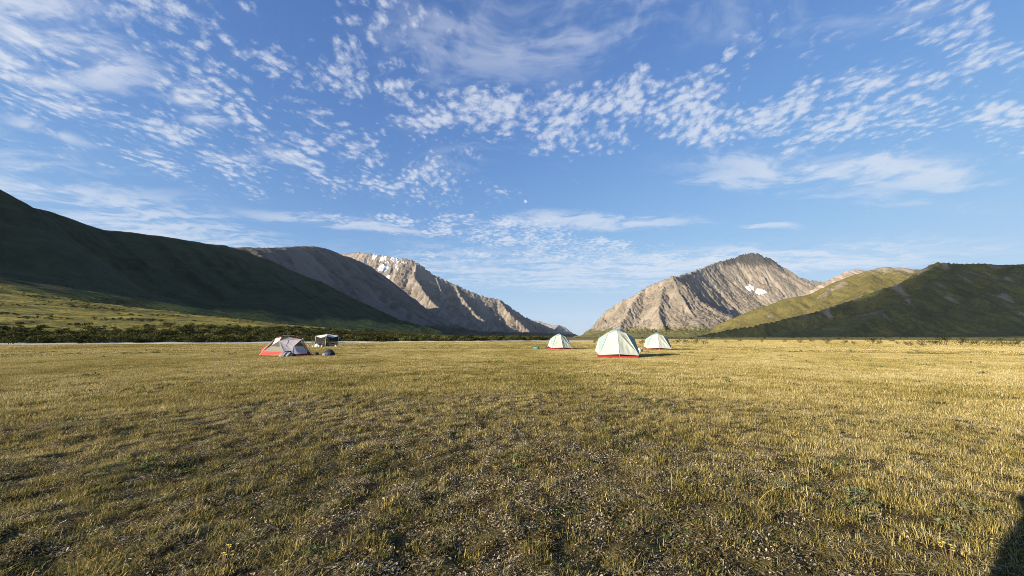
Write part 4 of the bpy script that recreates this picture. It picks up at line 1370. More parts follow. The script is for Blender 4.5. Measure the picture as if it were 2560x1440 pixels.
# ---------------- the photographer's companion, whose shadow reaches the lower right corner
def build_person():
    PX, PY = -0.69, 0.05
    base = Vector((PX, PY, gz(PX, PY)))
    root = empty("person", base, R(33))
    root.scale = (1.04, 1.04, 1.04)
    tag(root, "person in a hooded jacket standing out of frame, only the shadow shows at lower right", "person")
    jacket = simple_mat("jacket_cloth", (0.05, 0.09, 0.12), 0.7, 0.2, 12)
    trousers = simple_mat("trouser_cloth", (0.08, 0.075, 0.06), 0.85, 0.2, 12)
    skin = simple_mat("skin", (0.45, 0.28, 0.20), 0.6, 0.05)
    boot = simple_mat("boot_leather", (0.06, 0.04, 0.03), 0.7)
    hair = simple_mat("hair", (0.03, 0.02, 0.015), 0.7)

    def skinned(name, nodes, edges, mat, lev=2, par=None):
        me = bpy.data.meshes.new(name)
        me.from_pydata([n[:3] for n in nodes], edges, [])
        o = bpy.data.objects.new(name, me)
        COL.objects.link(o); o.parent = par or root
        md = o.modifiers.new("skin", 'SKIN'); md.use_smooth_shade = True
        for v, n in zip(me.skin_vertices[0].data, nodes):
            v.radius = n[3] if isinstance(n[3], tuple) else (n[3], n[3])
        me.skin_vertices[0].data[0].use_root = True
        sb = o.modifiers.new("sub", 'SUBSURF'); sb.levels = lev; sb.render_levels = lev
        me.materials.append(mat)
        return o
    body = skinned("body", [(0, 0, .95, (.17, .12)), (0, 0, 1.12, (.165, .115)), (0, .01, 1.32, (.19, .125)), (0, .0, 1.44, (.15, .1)), (0, .01, 1.52, .065), (0, .025, 1.58, .06),
                            (-.19, 0, 1.40, .075), (-.27, -.03, 1.15, .06), (-.19, .10, .98, .052), (.19, 0, 1.40, .075), (.27, -.03, 1.15, .06), (.19, .10, .98, .052)],
                   [(0, 1), (1, 2), (2, 3), (3, 4), (4, 5), (3, 6), (6, 7), (7, 8), (3, 9), (9, 10), (10, 11)], jacket)
    skinned("trousers", [(0, 0, .93, (.16, .115)), (-.095, 0, .82, .095), (-.11, .02, .48, .068), (-.12, 0, .10, .055), (.095, 0, .82, .095), (.11, .02, .48, .068), (.12, 0, .10, .055)],
            [(0, 1), (1, 2), (2, 3), (0, 4), (4, 5), (5, 6)], trousers)
    for sx in (-1, 1):
        o = lump("boot", (0.11, 0.30, 0.12), boot, 70 + sx, root, rough=0.08); o.location = (sx * .12, 0.06, 0)
    # head with face, hood and hair
    bm = bmesh.new(); bmesh.ops.create_icosphere(bm, subdivisions=4, radius=1.0)
    for v in bm.verts:
        x, y, z = v.co
        nose = 0.22 * math.exp(-((x / .14) ** 2 + ((z + .05) / .2) ** 2)) * (y > 0.3)
        eye = -0.07 * (math.exp(-(((abs(x) - .33) / .15) ** 2 + ((z - .08) / .1) ** 2))) * (y > 0.3)
        mouth = -0.03 * math.exp(-((x / .25) ** 2 + ((z + .48) / .05) ** 2)) * (y > 0.3)
        chin = 0.08 * math.exp(-((x / .3) ** 2 + ((z + .8) / .2) ** 2)) * (y > 0.0)
        v.co = Vector((x * .078 * (1 - .18 * max(0, -z)), (y + nose + eye + mouth + chin) * .096, z * .118))
    h = bm_obj("head", bm, skin, root); h.location = (0, .03, 1.655)
    for sx in (-1, 1):
        e = lump("ear", (0.02, 0.035, 0.06), skin, 80, h, sub=2); e.location = (sx * .078, -.005, -.03)
        bm = bmesh.new(); bmesh.ops.create_uvsphere(bm, u_segments=10, v_segments=6, radius=.012)
        ey = bm_obj("eye", bm, simple_mat("eye_white", (.7, .7, .7), .3), h); ey.location = (sx * .026, .082, .009)
    bm = bmesh.new(); bmesh.ops.create_icosphere(bm, subdivisions=3, radius=1.0)
    for v in list(bm.verts):
        if v.co.y > 0.45 and v.co.z < 0.62: bm.verts.remove(v)
    for v in bm.verts: v.co = Vector((v.co.x * .105, v.co.y * .125 - .012, v.co.z * .145 + .005))
    hd = bm_obj("hood", bm, jacket, h)
    sd = hd.modifiers.new("thick", 'SOLIDIFY'); sd.thickness = 0.01


build_person()


# ================================================================== vegetation
def blade_mesh(rows):
    """rows: list of (base, tip direction, length, width, bend, twist) -> many thin curved blades"""
    V, Fc = [], []
    for (bx, by, bz, az, tilt, ln, wd, bend) in rows:
        dx, dy = math.cos(az), math.sin(az)
        sx, sy = -dy, dx
        prev = None
        segs = 3
        x = y = 0.0; z = 0.0
        ang = tilt
        for k in range(segs + 1):
            f = k / segs
            w = wd * (1 - f ** 1.6) * 0.5 + 0.0003
            if k:
                x += math.sin(ang) * ln / segs; z += math.cos(ang) * ln / segs
                ang += bend / segs
            px, py, pz = bx + dx * x, by + dy * x, bz + z
            i = len(V)
            V.append((px - sx * w, py - sy * w, pz)); V.append((px + sx * w, py + sy * w, pz))
            if prev is not None:
                Fc.append((prev, prev + 1, i + 1, i))
            prev = i
    return V, Fc


def veg_mat(name, stops, transl=0.3, rough=0.75, patch=True):
    """leaf colour picked per plant: own random value plus the patch it stands in"""
    m, N = new_mat(name)
    oi = N.n('ShaderNodeObjectInfo')
    at = N.n('ShaderNodeAttribute', attribute_name='tint', attribute_type='INSTANCER')
    f = N.math('ADD', N.math('MULTIPLY', at.outputs['Fac'], 0.62), N.math('MULTIPLY', oi.outputs['Random'], 0.38), clamp=True)
    geo = N.n('ShaderNodeNewGeometry')
    f2 = N.math('ADD', f, N.math('MULTIPLY', N.math('SUBTRACT', geo.outputs['Random Per Island'], 0.5), 0.62), clamp=True)
    c = N.ramp(f2, stops)
    a = N.n('ShaderNodeBsdfDiffuse'); N.put(a.inputs[0], c)
    b = N.n('ShaderNodeBsdfTranslucent'); N.put(b.inputs[0], c)
    mx = N.n('ShaderNodeMixShader'); mx.inputs[0].default_value = transl
    N.t.links.new(a.outputs[0], mx.inputs[1]); N.t.links.new(b.outputs[0], mx.inputs[2])
    finish(N, mx.outputs[0])
    return m


def source_collection(name, meshes):
    c = bpy.data.collections.new(name)
    for i, (V, Fc, mat) in enumerate(meshes):
        me = bpy.data.meshes.new("%s_%02d" % (name, i))
        me.from_pydata(V, [], Fc); me.update()
        me.materials.append(mat)
        o = bpy.data.objects.new("%s_%02d" % (name, i), me)
        c.objects.link(o)
    return c


def scatter(name, P, rz, sc, idx, tint, coll, label=None, tiltv=None):
    """one object of stuff: every point carries one plant of the collection"""
    n = len(P)
    me = bpy.data.meshes.new(name)
    me.vertices.add(n)
    me.vertices.foreach_set('co', np.ascontiguousarray(P, np.float32).ravel())
    rot = np.zeros((n, 3), np.float32); rot[:, 2] = rz
    if tiltv is not None:
        rot[:, 0] = tiltv[0]; rot[:, 1] = tiltv[1]
    a = me.attributes.new('rot', 'FLOAT_VECTOR', 'POINT'); a.data.foreach_set('vector', rot.ravel())
    s3 = np.asarray(sc, np.float32)
    if s3.ndim == 1: s3 = np.repeat(s3[:, None], 3, 1)
    a = me.attributes.new('scl', 'FLOAT_VECTOR', 'POINT'); a.data.foreach_set('vector', np.ascontiguousarray(s3).ravel())
    a = me.attributes.new('idx', 'INT', 'POINT'); a.data.foreach_set('value', np.asarray(idx, np.int32))
    a = me.attributes.new('tint', 'FLOAT', 'POINT'); a.data.foreach_set('value', np.asarray(tint, np.float32))
    o = bpy.data.objects.new(name, me); COL.objects.link(o)
    ng = bpy.data.node_groups.new(name + "_scatter", 'GeometryNodeTree')
    ng.interface.new_socket("Geometry", in_out='INPUT', socket_type='NodeSocketGeometry')
    ng.interface.new_socket("Geometry", in_out='OUTPUT', socket_type='NodeSocketGeometry')
    nd = ng.nodes
    gi = nd.new('NodeGroupInput'); go = nd.new('NodeGroupOutput')
    mp = nd.new('GeometryNodeMeshToPoints'); ip = nd.new('GeometryNodeInstanceOnPoints'); ci = nd.new('GeometryNodeCollectionInfo')
    ci.inputs['Collection'].default_value = coll
    ci.inputs['Separate Children'].default_value = True
    ci.inputs['Reset Children'].default_value = True
    ip.inputs['Pick Instance'].default_value = True

    def attr(nm, tp):
        x = nd.new('GeometryNodeInputNamedAttribute'); x.data_type = tp
        x.inputs['Name'].default_value = nm
        return x.outputs['Attribute']
    L = ng.links.new
    L(gi.outputs[0], mp.inputs['Mesh']); L(mp.outputs[0], ip.inputs['Points'])
    L(ci.outputs[0], ip.inputs['Instance'])
    L(attr('idx', 'INT'), ip.inputs['Instance Index'])
    e2r = nd.new('FunctionNodeEulerToRotation')
    L(attr('rot', 'FLOAT_VECTOR'), e2r.inputs[0]); L(e2r.outputs[0], ip.inputs['Rotation'])
    L(attr('scl', 'FLOAT_VECTOR'), ip.inputs['Scale'])
    L(ip.outputs[0], go.inputs[0])
    md = o.modifiers.new("scatter", 'NODES'); md.node_group = ng
    tag(o, label=label, kind='stuff')
    return o


GRASS = [(0.0, (0.05, 0.06, 0.018)), (0.22, (0.143, 0.140, 0.042)), (0.5, (0.308, 0.243, 0.075)), (0.75, (0.46, 0.368, 0.140)), (1.0, (0.62, 0.55, 0.33))]
MAT_GRASS = veg_mat("dry_grass_blade", GRASS, 0.28)
MAT_STRAW = veg_mat("dead_straw", [(0.0, (0.10, 0.08, 0.04)), (0.5, (0.34, 0.28, 0.15)), (1.0, (0.60, 0.53, 0.36))], 0.15)
MAT_LITTER = veg_mat("lichen_and_dwarf_leaves", [(0.0, (0.02, 0.015, 0.009)), (0.25, (0.085, 0.062, 0.028)), (0.45, (0.15, 0.125, 0.045)), (0.60, (0.20, 0.15, 0.085)), (0.80, (0.34, 0.29, 0.20)), (1.0, (0.50, 0.45, 0.34))], 0.1)
MAT_GREENLEAF = veg_mat("green_herb_leaf", [(0.0, (0.03, 0.05, 0.016)), (0.5, (0.075, 0.11, 0.035)), (1.0, (0.13, 0.17, 0.06))], 0.25)
MAT_WILLOW = veg_mat("willow_leaf", [(0.0, (0.018, 0.024, 0.009)), (0.5, (0.06, 0.066, 0.022)), (1.0, (0.17, 0.165, 0.065))], 0.2)
MAT_STEM = simple_mat("willow_stem", (0.09, 0.065, 0.045), 0.9)


def tufts(seed, count, nblade, spread, hmin, hmax, wd, lean=0.5, bend=1.3):
    r = random.Random(seed)
    out = []
    for _ in range(count):
        rows = []
        for _k in range(nblade):
            a = r.uniform(0, 6.283); d = spread * math.sqrt(r.random())
            rows.append((math.cos(a) * d, math.sin(a) * d, -0.01, a + r.gauss(0, 0.9), abs(r.gauss(0, lean)), r.uniform(hmin, hmax), wd * r.uniform(.7, 1.3), r.uniform(-.5, bend)))
        out.append(rows)
    return out


def litter_mesh(seed, nleaf, spread, size, rise):
    """cushion of small leaves, lichen lobes and dead bits"""
    r = random.Random(seed)
    V, Fc = [], []
    for _ in range(nleaf):
        a = r.uniform(0, 6.283); d = spread * math.sqrt(r.random())
        x, y = math.cos(a) * d, math.sin(a) * d
        z = rise * (1 - (d / spread) ** 2) * r.random()
        h = r.uniform(0, 6.283); t = r.gauss(0, 0.55); s = size * r.uniform(.5, 1.4)
        ux, uy, uz = math.cos(h) * math.cos(t), math.sin(h) * math.cos(t), math.sin(t)
        wx, wy = -math.sin(h), math.cos(h)
        wz = r.gauss(0, .35)
        w = s * r.uniform(.25, .6)
        i = len(V)
        V += [(x, y, z), (x + ux * s * .5 + wx * w * .5, y + uy * s * .5 + wy * w * .5, z + uz * s * .5 + wz * w * .5), (x + ux * s, y + uy * s, z + uz * s * .8),
              (x + ux * s * .5 - wx * w * .5, y + uy * s * .5 - wy * w * .5, z + uz * s * .5 - wz * w * .5)]
        Fc.append((i, i + 1, i + 2, i + 3))
    return V, Fc


def sector(n, r0, r1, half_deg, power=0.5):
    """random points in front of the camp's photographer, a wide fan"""
    u = rng.random(n)
    r = np.sqrt(r0 * r0 + u * (r1 * r1 - r0 * r0))
    a = rng.uniform(-R(half_deg), R(half_deg), n)
    return r * np.sin(a), r * np.cos(a)


# keep plants out of tents and gear
BLOCK = [(D1.x, D1.y, 1.45), (D2.x, D2.y, 1.45), (D3.x, D3.y, 1.45), (MT.x, MT.y + .2, 1.5), (MT.x - .9, MT.y, 0.8), (MT.x + 1.0, MT.y + .3, 0.8)]


def clear(x, y):
    k = np.ones(len(x), bool)
    for bx, by, br in BLOCK:
        k &= np.hypot(x - bx, y - by) > br
    return k


def bare(x, y):
    """0 in thick turf .. 1 in the lichen-covered, broken ground"""
    n = fbm(x / 2.6, y / 2.6, 4, seed=101)
    n2 = fbm(x / 0.9, y / 0.9, 3, seed=102)
    mid = np.exp(-((x + 0.4) / 3.6) ** 2) * np.clip(1 - (y - 3.0) / 8, 0.12, 1)
    left = 0.16 * sstep(-x, 0.5, 3) * np.clip(1 - y / 10, 0, 1)
    return np.clip(0.20 + 0.50 * mid + left + 0.75 * n + 0.35 * n2 - 0.35 * sstep(x, 1.5, 5), 0, 1)


def tint_field(x, y):
    n = fbm(x / 7, y / 7, 3, seed=111) * 0.44 + fbm(x / 1.6, y / 1.6, 3, seed=112) * 0.34
    far = 0.16 * sstep(np.hypot(x, y), 6, 26)
    right = 0.10 * sstep(x, 0.5, 5)
    return np.clip(0.44 + n + far + right, 0, 1)


def build_grass():
    near_src = source_collection("near_tuft", [(*blade_mesh(r_), MAT_GRASS) for r_ in
                                 tufts(1, 6, 36, 0.06, 0.022, 0.070, 0.0050, 1.1, 2.8) + tufts(2, 2, 28, 0.045, 0.035, 0.085, 0.0044, 0.9, 2.6)])
    mid_src = source_collection("mid_tuft", [(*blade_mesh(r_), MAT_GRASS) for r_ in tufts(3, 6, 80, 0.19, 0.04, 0.11, 0.0080, 0.8, 2.0)])
    far_src = source_collection("far_tuft", [(*blade_mesh(r_), MAT_GRASS) for r_ in tufts(4, 5, 80, 0.60, 0.05, 0.13, 0.030, 0.7, 1.6)])
    lit_src = source_collection("litter", [(*litter_mesh(20 + i, 60, 0.08, 0.018, 0.026), MAT_LITTER) for i in range(5)])
    straw_src = source_collection("straw", [(*blade_mesh(r_), MAT_STRAW) for r_ in tufts(6, 5, 24, 0.09, 0.03, 0.085, 0.0022, 0.25, 1.6)])
    for o in straw_src.objects:                       # lay the straws down
        for v in o.data.vertices:
            v.co = (v.co.x + v.co.z * 0.9 * math.cos(v.co.y * 90), v.co.y + v.co.z * 0.6 * math.sin(v.co.x * 90), 0.012 + v.co.z * 0.22)
    herb_src = source_collection("herb", [(*litter_mesh(40 + i, 26, 0.05, 0.034, 0.04), MAT_GREENLEAF) for i in range(3)])

    # nearest turf
    n = 95000
    x, y = sector(n, 1.2, 12.5, 66)
    b = bare(x, y)
    cl = fbm(x / 0.24, y / 0.24, 2, seed=103)
    keep = (rng.random(n) < np.clip(1.05 - 0.9 * b, 0.10, 1) * (0.18 + 0.82 * sstep(cl, -0.30 + 0.35 * b, 0.18 + 0.35 * b))) & clear(x, y)
    x, y, b, cl = x[keep], y[keep], b[keep], cl[keep]
    P = np.stack([x, y, ground_z(x, y)], 1)
    ti = np.clip(tint_field(x, y) + 0.12 * cl - 0.08 * b + rng.normal(0, .13, len(x)), 0, 1)
    scatter("turf_grass", P, rng.uniform(0, 6.28, len(x)), rng.uniform(.6, 1.1, len(x)) * (1 + 0.5 * np.clip(cl, -.5, .8)), rng.integers(0, 8, len(x)), ti, near_src, "short dry golden grass over the near ground")
    # lichen, leaves and dead bits between the tufts
    n = 100000
    x, y = sector(n, 1.2, 19, 66)
    b = bare(x, y)
    keep = rng.random(n) < np.clip(0.30 + 0.75 * b, 0, 1)
    x, y, b = x[keep], y[keep], b[keep]
    P = np.stack([x, y, ground_z(x, y) - 0.004], 1)
    spot = fbm(x / 0.5, y / 0.5, 3, seed=121)
    ti = np.clip(0.40 + 0.7 * spot + 0.22 * (b - .4) + rng.normal(0, .34, len(x)), 0, 1)
    scatter("lichen_cover", P, rng.uniform(0, 6.28, len(x)), rng.uniform(.55, 1.4, len(x)), rng.integers(0, 5, len(x)), ti, lit_src, "grey lichen and brown dwarf leaves between the grass tufts")
    n = 10000
    x, y = sector(n, 1.2, 13, 68)
    P = np.stack([x, y, ground_z(x, y)], 1)
    ti = np.clip(tint_field(x, y) + 0.05 + rng.normal(0, .2, n), 0, 1)
    scatter("dead_straw", P, rng.uniform(0, 6.28, n), rng.uniform(.6, 1.3, n), rng.integers(0, 5, n), ti, straw_src, "pale dead straw lying between the tufts")
    # green herbs in loose groups
    n = 30000
    x, y = sector(n, 1.5, 24, 66)
    g = fbm(x / 1.4, y / 1.4, 3, seed=131) + 0.25 * fbm(x / 9, y / 9, 2, seed=132)
    keep = (g > 0.30) & clear(x, y)
    x, y = x[keep], y[keep]
    P = np.stack([x, y, ground_z(x, y)], 1)
    scatter("green_herbs", P, rng.uniform(0, 6.28, len(x)), rng.uniform(.6, 1.5, len(x)), rng.integers(0, 3, len(x)), rng.uniform(0, 1, len(x)), herb_src, "patches of small green herbs in the turf")
    n = 26000
    x, y = sector(n, 12, 60, 62)
    g = fbm(x / 2.2, y / 2.2, 3, seed=133) + 0.3 * fbm(x / 15, y / 15, 2, seed=134)
    keep = (g > 0.40) & clear(x, y) & (x > bank_line(y) + 2)
    x, y = x[keep], y[keep]
    scatter("heath_herbs", np.stack([x, y, ground_z(x, y)], 1), rng.uniform(0, 6.28, len(x)), rng.uniform(1.6, 3.6, len(x)), rng.integers(0, 3, len(x)), rng.uniform(0, 1, len(x)), herb_src, "darker green herb patches in the golden meadow")
    # middle distance
    n = 120000
    x, y = sector(n, 10.5, 46, 64)
    b = bare(x, y) * np.clip(1 - (np.hypot(x, y) - 10) / 30, 0, 1)
    keep = (rng.random(n) < np.clip(1.05 - 0.9 * b, 0.1, 1)) & clear(x, y) & (x > bank_line(y) + 2)
    x, y = x[keep], y[keep]
    P = np.stack([x, y, ground_z(x, y)], 1)
    ti = np.clip(tint_field(x, y) + rng.normal(0, .07, len(x)), 0, 1)
    scatter("meadow_grass", P, rng.uniform(0, 6.28, len(x)), rng.uniform(.6, 1.2, len(x)), rng.integers(0, 6, len(x)), ti, mid_src, "golden grass round the tents")
    # far field up to the river and across the plain
    n = 90000
    x, y = sector(n, 42, 210, 60)
    keep = (x > bank_line(y) + 1.5)
    x, y = x[keep], y[keep]
    P = np.stack([x, y, ground_z(x, y)], 1)
    ti = np.clip(tint_field(x / 3, y / 3) + 0.03 + rng.normal(0, .08, len(x)), 0, 1)
    scatter("far_grass", P, rng.uniform(0, 6.28, len(x)), rng.uniform(.6, 1.2, len(x)) * np.interp(np.hypot(x, y), [40, 200], [.8, 1.9]), rng.integers(0, 5, len(x)), ti, far_src, "golden grass of the far plain")


build_grass()


# ---------------- willow shrubs
def shrub_parts(seed, nleaf=420, leaf=0.085, w=1.0, h=1.0, nstem=9):
    """foliage spread through an uneven crown, with stems that fork from the foot"""
    r = random.Random(seed)
    lobes = [(r.uniform(-.55, .55) * w, r.uniform(-.5, .5) * w, r.uniform(.35, .75) * h, r.uniform(.22, .42)) for _ in range(7)]
    V, Fc = [], []
    for _ in range(nleaf):
        lx, ly, lz, lr = r.choice(lobes)
        while True:
            a, b, c = r.uniform(-1, 1), r.uniform(-1, 1), r.uniform(-1, 1)
            q2 = a * a + b * b + c * c
            if 0.15 < q2 < 1: break
        x, y, z = lx + a * lr * w, ly + b * lr * w, max(0.03, lz + c * lr * .8 * h)
        hd = r.uniform(0, 6.283); t = r.gauss(.2, .6); s = leaf * r.uniform(.6, 1.5)
        u = (math.cos(hd) * math.cos(t), math.sin(hd) * math.cos(t), math.sin(t))
        wv = (-math.sin(hd), math.cos(hd), r.gauss(0, .4))
        k = s * .3
        i = len(V)
        V += [(x, y, z), (x + u[0] * s * .5 + wv[0] * k, y + u[1] * s * .5 + wv[1] * k, z + u[2] * s * .5 + wv[2] * k), (x + u[0] * s, y + u[1] * s, z + u[2] * s),
              (x + u[0] * s * .5 - wv[0] * k, y + u[1] * s * .5 - wv[1] * k, z + u[2] * s * .5 - wv[2] * k)]
        Fc.append((i, i + 1, i + 2, i + 3))
    stems = []
    for k in range(nstem):
        lx, ly, lz, lr = lobes[k % len(lobes)]
        stems.append(tube([(lx * .15, ly * .15, -.05), (lx * .6 + r.uniform(-.05, .05), ly * .6, lz * .5), (lx, ly, lz)], [.022, .014, .006], 4, False))
    return (V, Fc), merge(stems)


def build_shrubs():
    # single shrubs on the plain: (pixel x, pixel y of its foot, height m, width factor)
    src = [shrub_parts(200 + i) for i in range(4)]
    meshes = []
    for i, (f, st) in enumerate(src):
        a = mesh_obj("foliage", *f, None, None, link=False).data; a.materials.append(MAT_WILLOW)
        b = mesh_obj("stem", *st, None, None, link=False).data; b.materials.append(MAT_STEM)
        meshes.append((a, b))
    lone = [(1602, 861, 1.0, 2.0, "low willow shrub between the largest tent and the right tent"),
            (1487, 859, 0.9, 1.5, "small willow shrub just left of the largest tent"),
            (1690, 860.5, 1.15, 2.0, "willow shrub touching the right edge of the right tent"),
            (1712, 861.5, 1.25, 2.0, "second willow shrub from the right tent in the dark thicket"),
            (1738, 861.5, 1.3, 2.1, "tallest willow shrub in the thicket right of the tents"),
            (1760, 861, 1.0, 1.9, "last willow shrub at the right end of the thicket by the tents")]
    n = 0
    def put(px, py, h, w, label, grp):
        nonlocal n
        p = on_ground(px, py)
        r = empty("willow_shrub", p, random.uniform(0, 6.28))
        tag(r, label, "shrub", grp)
        a, b = meshes[n % 4]
        for nm, me in (("foliage", a), ("stem", b)):
            o = bpy.data.objects.new(nm, me); COL.objects.link(o); o.parent = r
        r.scale = (h * w * .55, h * w * .55, h)
        n += 1
    for px, py, h, w, lab in lone:
        put(px, py, h, w, lab, "willow shrubs by the tents")
    far = [(2068, 859, 1.5, 1.6), (2030, 857, 1.1, 1.5), (2110, 860, .9, 1.7), (2135, 861, .9, 1.4), (2180, 859.5, 1.9, 1.5), (2200, 860.5, 1.1, 1.5), (2245, 861, .8, 1.4), (2268, 863, .9, 1.5), (2305, 862, 1.2, 1.7),
           (2328, 863, 1.2, 1.6), (2362, 863.5, 2.0, 1.4), (2345, 864, 1.1, 1.5), (2400, 863, 1.4, 1.9), (2425, 864, 1.2, 1.6), (2450, 864, 1.3, 1.8), (2475, 865, 1.1, 1.5), (2500, 865.5, 1.3, 1.6), (2530, 866, 1.2, 1.6), (2552, 867, 1.3, 1.5),
           (2310, 868, .8, 1.4), (2275, 866.5, .8, 1.6), (1850, 855, 1.0, 1.5), (1905, 856, .9, 1.6), (1960, 857, 1.0, 1.5), (2000, 858, 1.0, 1.6), (1815, 856, .8, 1.6)]
    big = {2180: "tall pointed willow shrub standing highest in the left part of the far right shrub row", 2362: "tallest willow shrub in the far right shrub row", 2068: "broad willow shrub at the left of the far right shrub row",
           2552: "willow shrub cut by the right edge of the frame", 2400: "wide low willow shrub right of the tallest one in the far right row"}
    words = ["second", "third", "fourth", "fifth", "sixth", "seventh", "eighth", "ninth", "tenth", "eleventh", "twelfth", "thirteenth", "fourteenth", "fifteenth",
             "sixteenth", "seventeenth", "eighteenth", "nineteenth", "twentieth", "twenty-first", "twenty-second", "twenty-third", "twenty-fourth", "twenty-fifth", "twenty-sixth"]
    order = sorted(far, key=lambda q: -q[0])
    for k, (px, py, h, w) in enumerate(order):
        put(px, py, h, w, big.get(px, "low willow shrub on the golden plain, %s in from the right frame edge" % words[max(0, k - 1)]), "willow shrubs scattered across the plain at right")

    # thicket beyond the river and streaks of brush up the slope
    coll = bpy.data.collections.new("brush")
    for i in range(4):
        f, st = shrub_parts(300 + i, 260, 0.16)
        V, Fc = merge([f, st])
        me = bpy.data.meshes.new("brush_%d" % i); me.from_pydata(V, [], Fc); me.materials.append(MAT_WILLOW)
        coll.objects.link(bpy.data.objects.new("brush_%d" % i, me))
    N_ = 70000
    x = rng.uniform(-620, 60, N_); y = rng.uniform(20, 620, N_)
    d = bank_line(y) - x
    zl = np.maximum(field_z(F_LEFT, x, y), ground_z(x, y))
    dens = sstep(d, 24, 44) * (1 - sstep(d + 40 * fbm(x / 70, y / 40, 3, seed=143), 150, 235)) * (0.30 + 0.70 * sstep(fbm(x / 34, y / 22, 3, seed=141), -0.25, 0.25))
    dens = np.maximum(dens, 0.35 * sstep(fbm(x / 26, y / 60, 4, seed=142), 0.10, 0.4) * sstep(d, 90, 200))
    dens = np.maximum(dens, 0.10 * sstep(d, 20, 30) * (1 - sstep(d, 30, 60)))
    k = (rng.random(N_) < dens) & (d > 20)
    x, y, zl, d = x[k], y[k], zl[k], d[k]
    P = np.stack([x, y, zl - 0.05], 1)
    hgt = rng.uniform(.7, 1.9, len(x)) * np.where(d < 220, 1.2, 0.7)
    s3 = np.stack([hgt * rng.uniform(.9, 1.7, len(x)), hgt * rng.uniform(.9, 1.7, len(x)), hgt], 1)
    scatter("willow_thicket", P, rng.uniform(0, 6.28, len(x)), s3, rng.integers(0, 4, len(x)), rng.uniform(0, 1, len(x)), coll, "dark willow thicket along the far bank of the river")
    # low brush on the right plain
    N_ = 9000
    x = rng.uniform(-20, 1100, N_); y = rng.uniform(95, 900, N_)
    dens = 0.55 * sstep(fbm(x / 45, y / 14, 4, seed=151), 0.05, 0.4) * (x > bank_line(y) + 20)
    k = rng.random(N_) < dens
    x, y = x[k], y[k]
    z = np.maximum(field_z(F_RIGHT, x, y) * (x > 660) - 50 * (x <= 660), ground_z(x, y))
    hgt = rng.uniform(.35, .9, len(x)) * np.interp(y, [100, 300, 900], [1, 1.3, 2.4])
    scatter("low_brush", np.stack([x, y, z - .03], 1), rng.uniform(0, 6.28, len(x)), np.stack([hgt * 1.6, hgt * 1.6, hgt], 1), rng.integers(0, 4, len(x)), rng.uniform(.2, 1, len(x)), coll, "low brush streaking the plain beyond the tents")


build_shrubs()


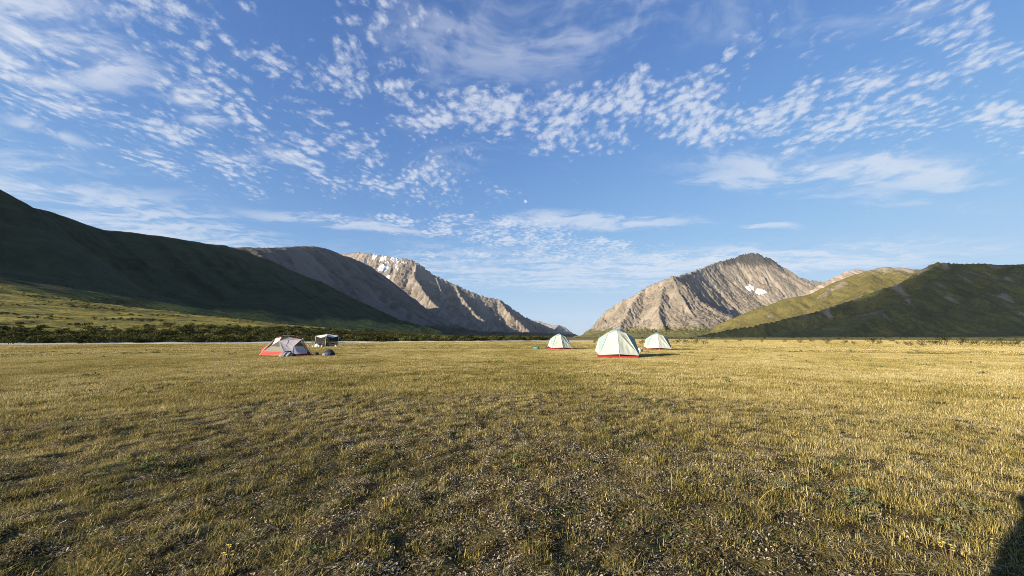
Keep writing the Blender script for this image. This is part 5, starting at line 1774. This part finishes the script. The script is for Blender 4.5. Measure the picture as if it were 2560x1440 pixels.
# ---------------- a few plants near enough to be told apart
def build_forbs():
    leafm = simple_mat("forb_leaf", (0.17, 0.20, 0.085), 0.6, 0.25, 30)
    stemm = simple_mat("forb_stem", (0.14, 0.10, 0.05), 0.8)
    yel = simple_mat("yellow_petal", (0.60, 0.50, 0.12), 0.7, 0.15, 40)

    def leaf(base, hd, ln, wd, rise, seg=4):
        V, Fc = [], []
        for k in range(seg + 1):
            f = k / seg
            w = wd * math.sin(math.pi * min(1, f * .9 + .08)) * .5
            x = ln * f; z = rise * math.sin(f * 2.2) * ln
            V.append((base[0] + math.cos(hd) * x - math.sin(hd) * w, base[1] + math.sin(hd) * x + math.cos(hd) * w, base[2] + z + w * .3))
            V.append((base[0] + math.cos(hd) * x, base[1] + math.sin(hd) * x, base[2] + z))
            V.append((base[0] + math.cos(hd) * x + math.sin(hd) * w, base[1] + math.sin(hd) * x - math.cos(hd) * w, base[2] + z + w * .3))
        for k in range(seg):
            for j in range(2):
                i = k * 3 + j
                Fc.append((i, i + 1, i + 4, i + 3))
        return V, Fc

    def forb(px, py, n, size, label, seed):
        r_ = random.Random(seed)
        p = on_ground(px, py)
        root = empty("leafy_plant", p, r_.uniform(0, 6))
        tag(root, label, "plant", "low leafy plants in the grass")
        for s in range(n):
            a = r_.uniform(0, 6.283); d = size * math.sqrt(r_.random())
            bx, by = math.cos(a) * d, math.sin(a) * d
            h = r_.uniform(.05, .10)
            mesh_obj("stem", *tube([(bx * .7, by * .7, 0), (bx, by, h)], .003, 4), stemm, root)
            for k in range(7):
                mesh_obj("leaf", *leaf((bx, by, h - k * .007), k * 2.4 + r_.random(), r_.uniform(.035, .06), .016, r_.uniform(.1, .5)), leafm, root, smooth=True)
    forb(2120, 1232, 6, 0.13, "grey green leafy plant in the right foreground grass, upper of a pair", 1)
    forb(2165, 1268, 6, 0.11, "grey green leafy plant in the right foreground grass, lower of a pair", 2)
    forb(2378, 1330, 4, 0.09, "small pale green leafy plant near the lower right corner", 3)
    forb(2440, 1298, 3, 0.07, "small green leafy plant left of the dark shadow at the right edge", 4)
    forb(1965, 1235, 3, 0.06, "tiny leafy plant left of the grey green pair", 5)

    def flower(px, py, n, label, seed):
        r_ = random.Random(seed)
        p = on_ground(px, py)
        root = empty("yellow_flower", p)
        tag(root, label, "flower", "yellow flowers in the foreground")
        for k in range(n):
            x, y, h = r_.gauss(0, .035), r_.gauss(0, .03), r_.uniform(.05, .11)
            mesh_obj("stem", *tube([(x * .5, y * .5, 0), (x, y, h)], .0025, 4), stemm, root)
            V, Fc = [], []
            for j in range(6):
                v, f = leaf((x, y, h), j * 1.047, .012, .009, .5, 2)
                o = len(V); V += v; Fc += [tuple(i + o for i in q_) for q_ in f]
            mesh_obj("petals", V, Fc, yel, root)
    for px, py, n, lab, sd in ((905, 1168, 6, "upper of two yellow flower clusters left of centre", 11), (880, 1192, 7, "lower of two yellow flower clusters left of centre", 12),
                               (560, 1410, 9, "yellow flower cluster at the bottom left", 13), (812, 1330, 4, "lone yellow flowers on dark soil at bottom centre left", 14),
                               (1245, 1241, 5, "bright yellow flower near the bottom centre", 15), (1240, 1184, 6, "yellow flowers just above the bright one at bottom centre", 16),
                               (1110, 1214, 5, "yellow flowers left of the bright one at bottom centre", 17), (2372, 1392, 7, "yellow flower cluster near the lower right corner", 18),
                               (2500, 1398, 6, "yellow flower cluster closest to the lower right corner", 19), (1590, 1190, 4, "yellow flowers right of centre in the lichen ground", 20)):
        flower(px, py, n, lab, sd)

    # long dry stalks that stand above the turf
    stalkm = simple_mat("dry_stalk", (0.34, 0.27, 0.12), 0.8)
    for px, py, h, lean, where in ((1680, 1240, .16, .05, "right of the bottom centre, straight"), (1895, 1275, .26, .75, "arching left of the grey green leafy plants"), (2000, 1290, .22, .3, "leaning below the leafy plants"),
                                   (2022, 1200, .13, .02, "short and straight above the leafy plants"), (2485, 1180, .26, .8, "arching near the right edge"), (2318, 1365, .18, -.1, "near the lower right corner")):
        p = on_ground(px, py)
        r = empty("grass_stalk", p, random.uniform(-.4, .4))
        tag(r, "thin dry grass stalk " + where, "grass stalk", "tall dry grass stalks")
        pts = [(lean * h * f ** 1.6, 0, h * f * (1 - .35 * abs(lean) * f)) for f in np.linspace(0, 1, 6)]
        mesh_obj("stalk", *tube(pts, [.0022, .002, .0018, .0016, .0015, .0012], 4), stalkm, r)
        e = pts[-1]
        mesh_obj("seed_head", *tube([(e[0] - .01 * lean, 0, e[2] - .035), (e[0], 0, e[2] - .015), (e[0] + .02 * lean, 0, e[2] + .01)], [.002, .0038, .0008], 5), stalkm, r)


build_forbs()


# ================================================================== the valley's air
def build_haze():
    bm = bmesh.new()
    bmesh.ops.create_cube(bm, size=1.0)
    bmesh.ops.scale(bm, vec=(56000, 56000, 1470), verts=bm.verts)
    bmesh.ops.translate(bm, vec=(0, 0, 1470 / 2 - 10), verts=bm.verts)
    m = bpy.data.materials.new("valley_air")
    m.use_nodes = True
    m.node_tree.nodes.clear()
    N = NT(m.node_tree)
    v = N.n('ShaderNodeVolumePrincipled')
    v.inputs['Color'].default_value = (0.72, 0.84, 1.0, 1)
    v.inputs['Density'].default_value = 1.1e-5
    v.inputs['Anisotropy'].default_value = 0.0
    out = N.n('ShaderNodeOutputMaterial')
    m.node_tree.links.new(v.outputs[0], out.inputs['Volume'])
    o = bm_obj("haze", bm, m, None, False)
    tag(o, kind='stuff')


build_haze()
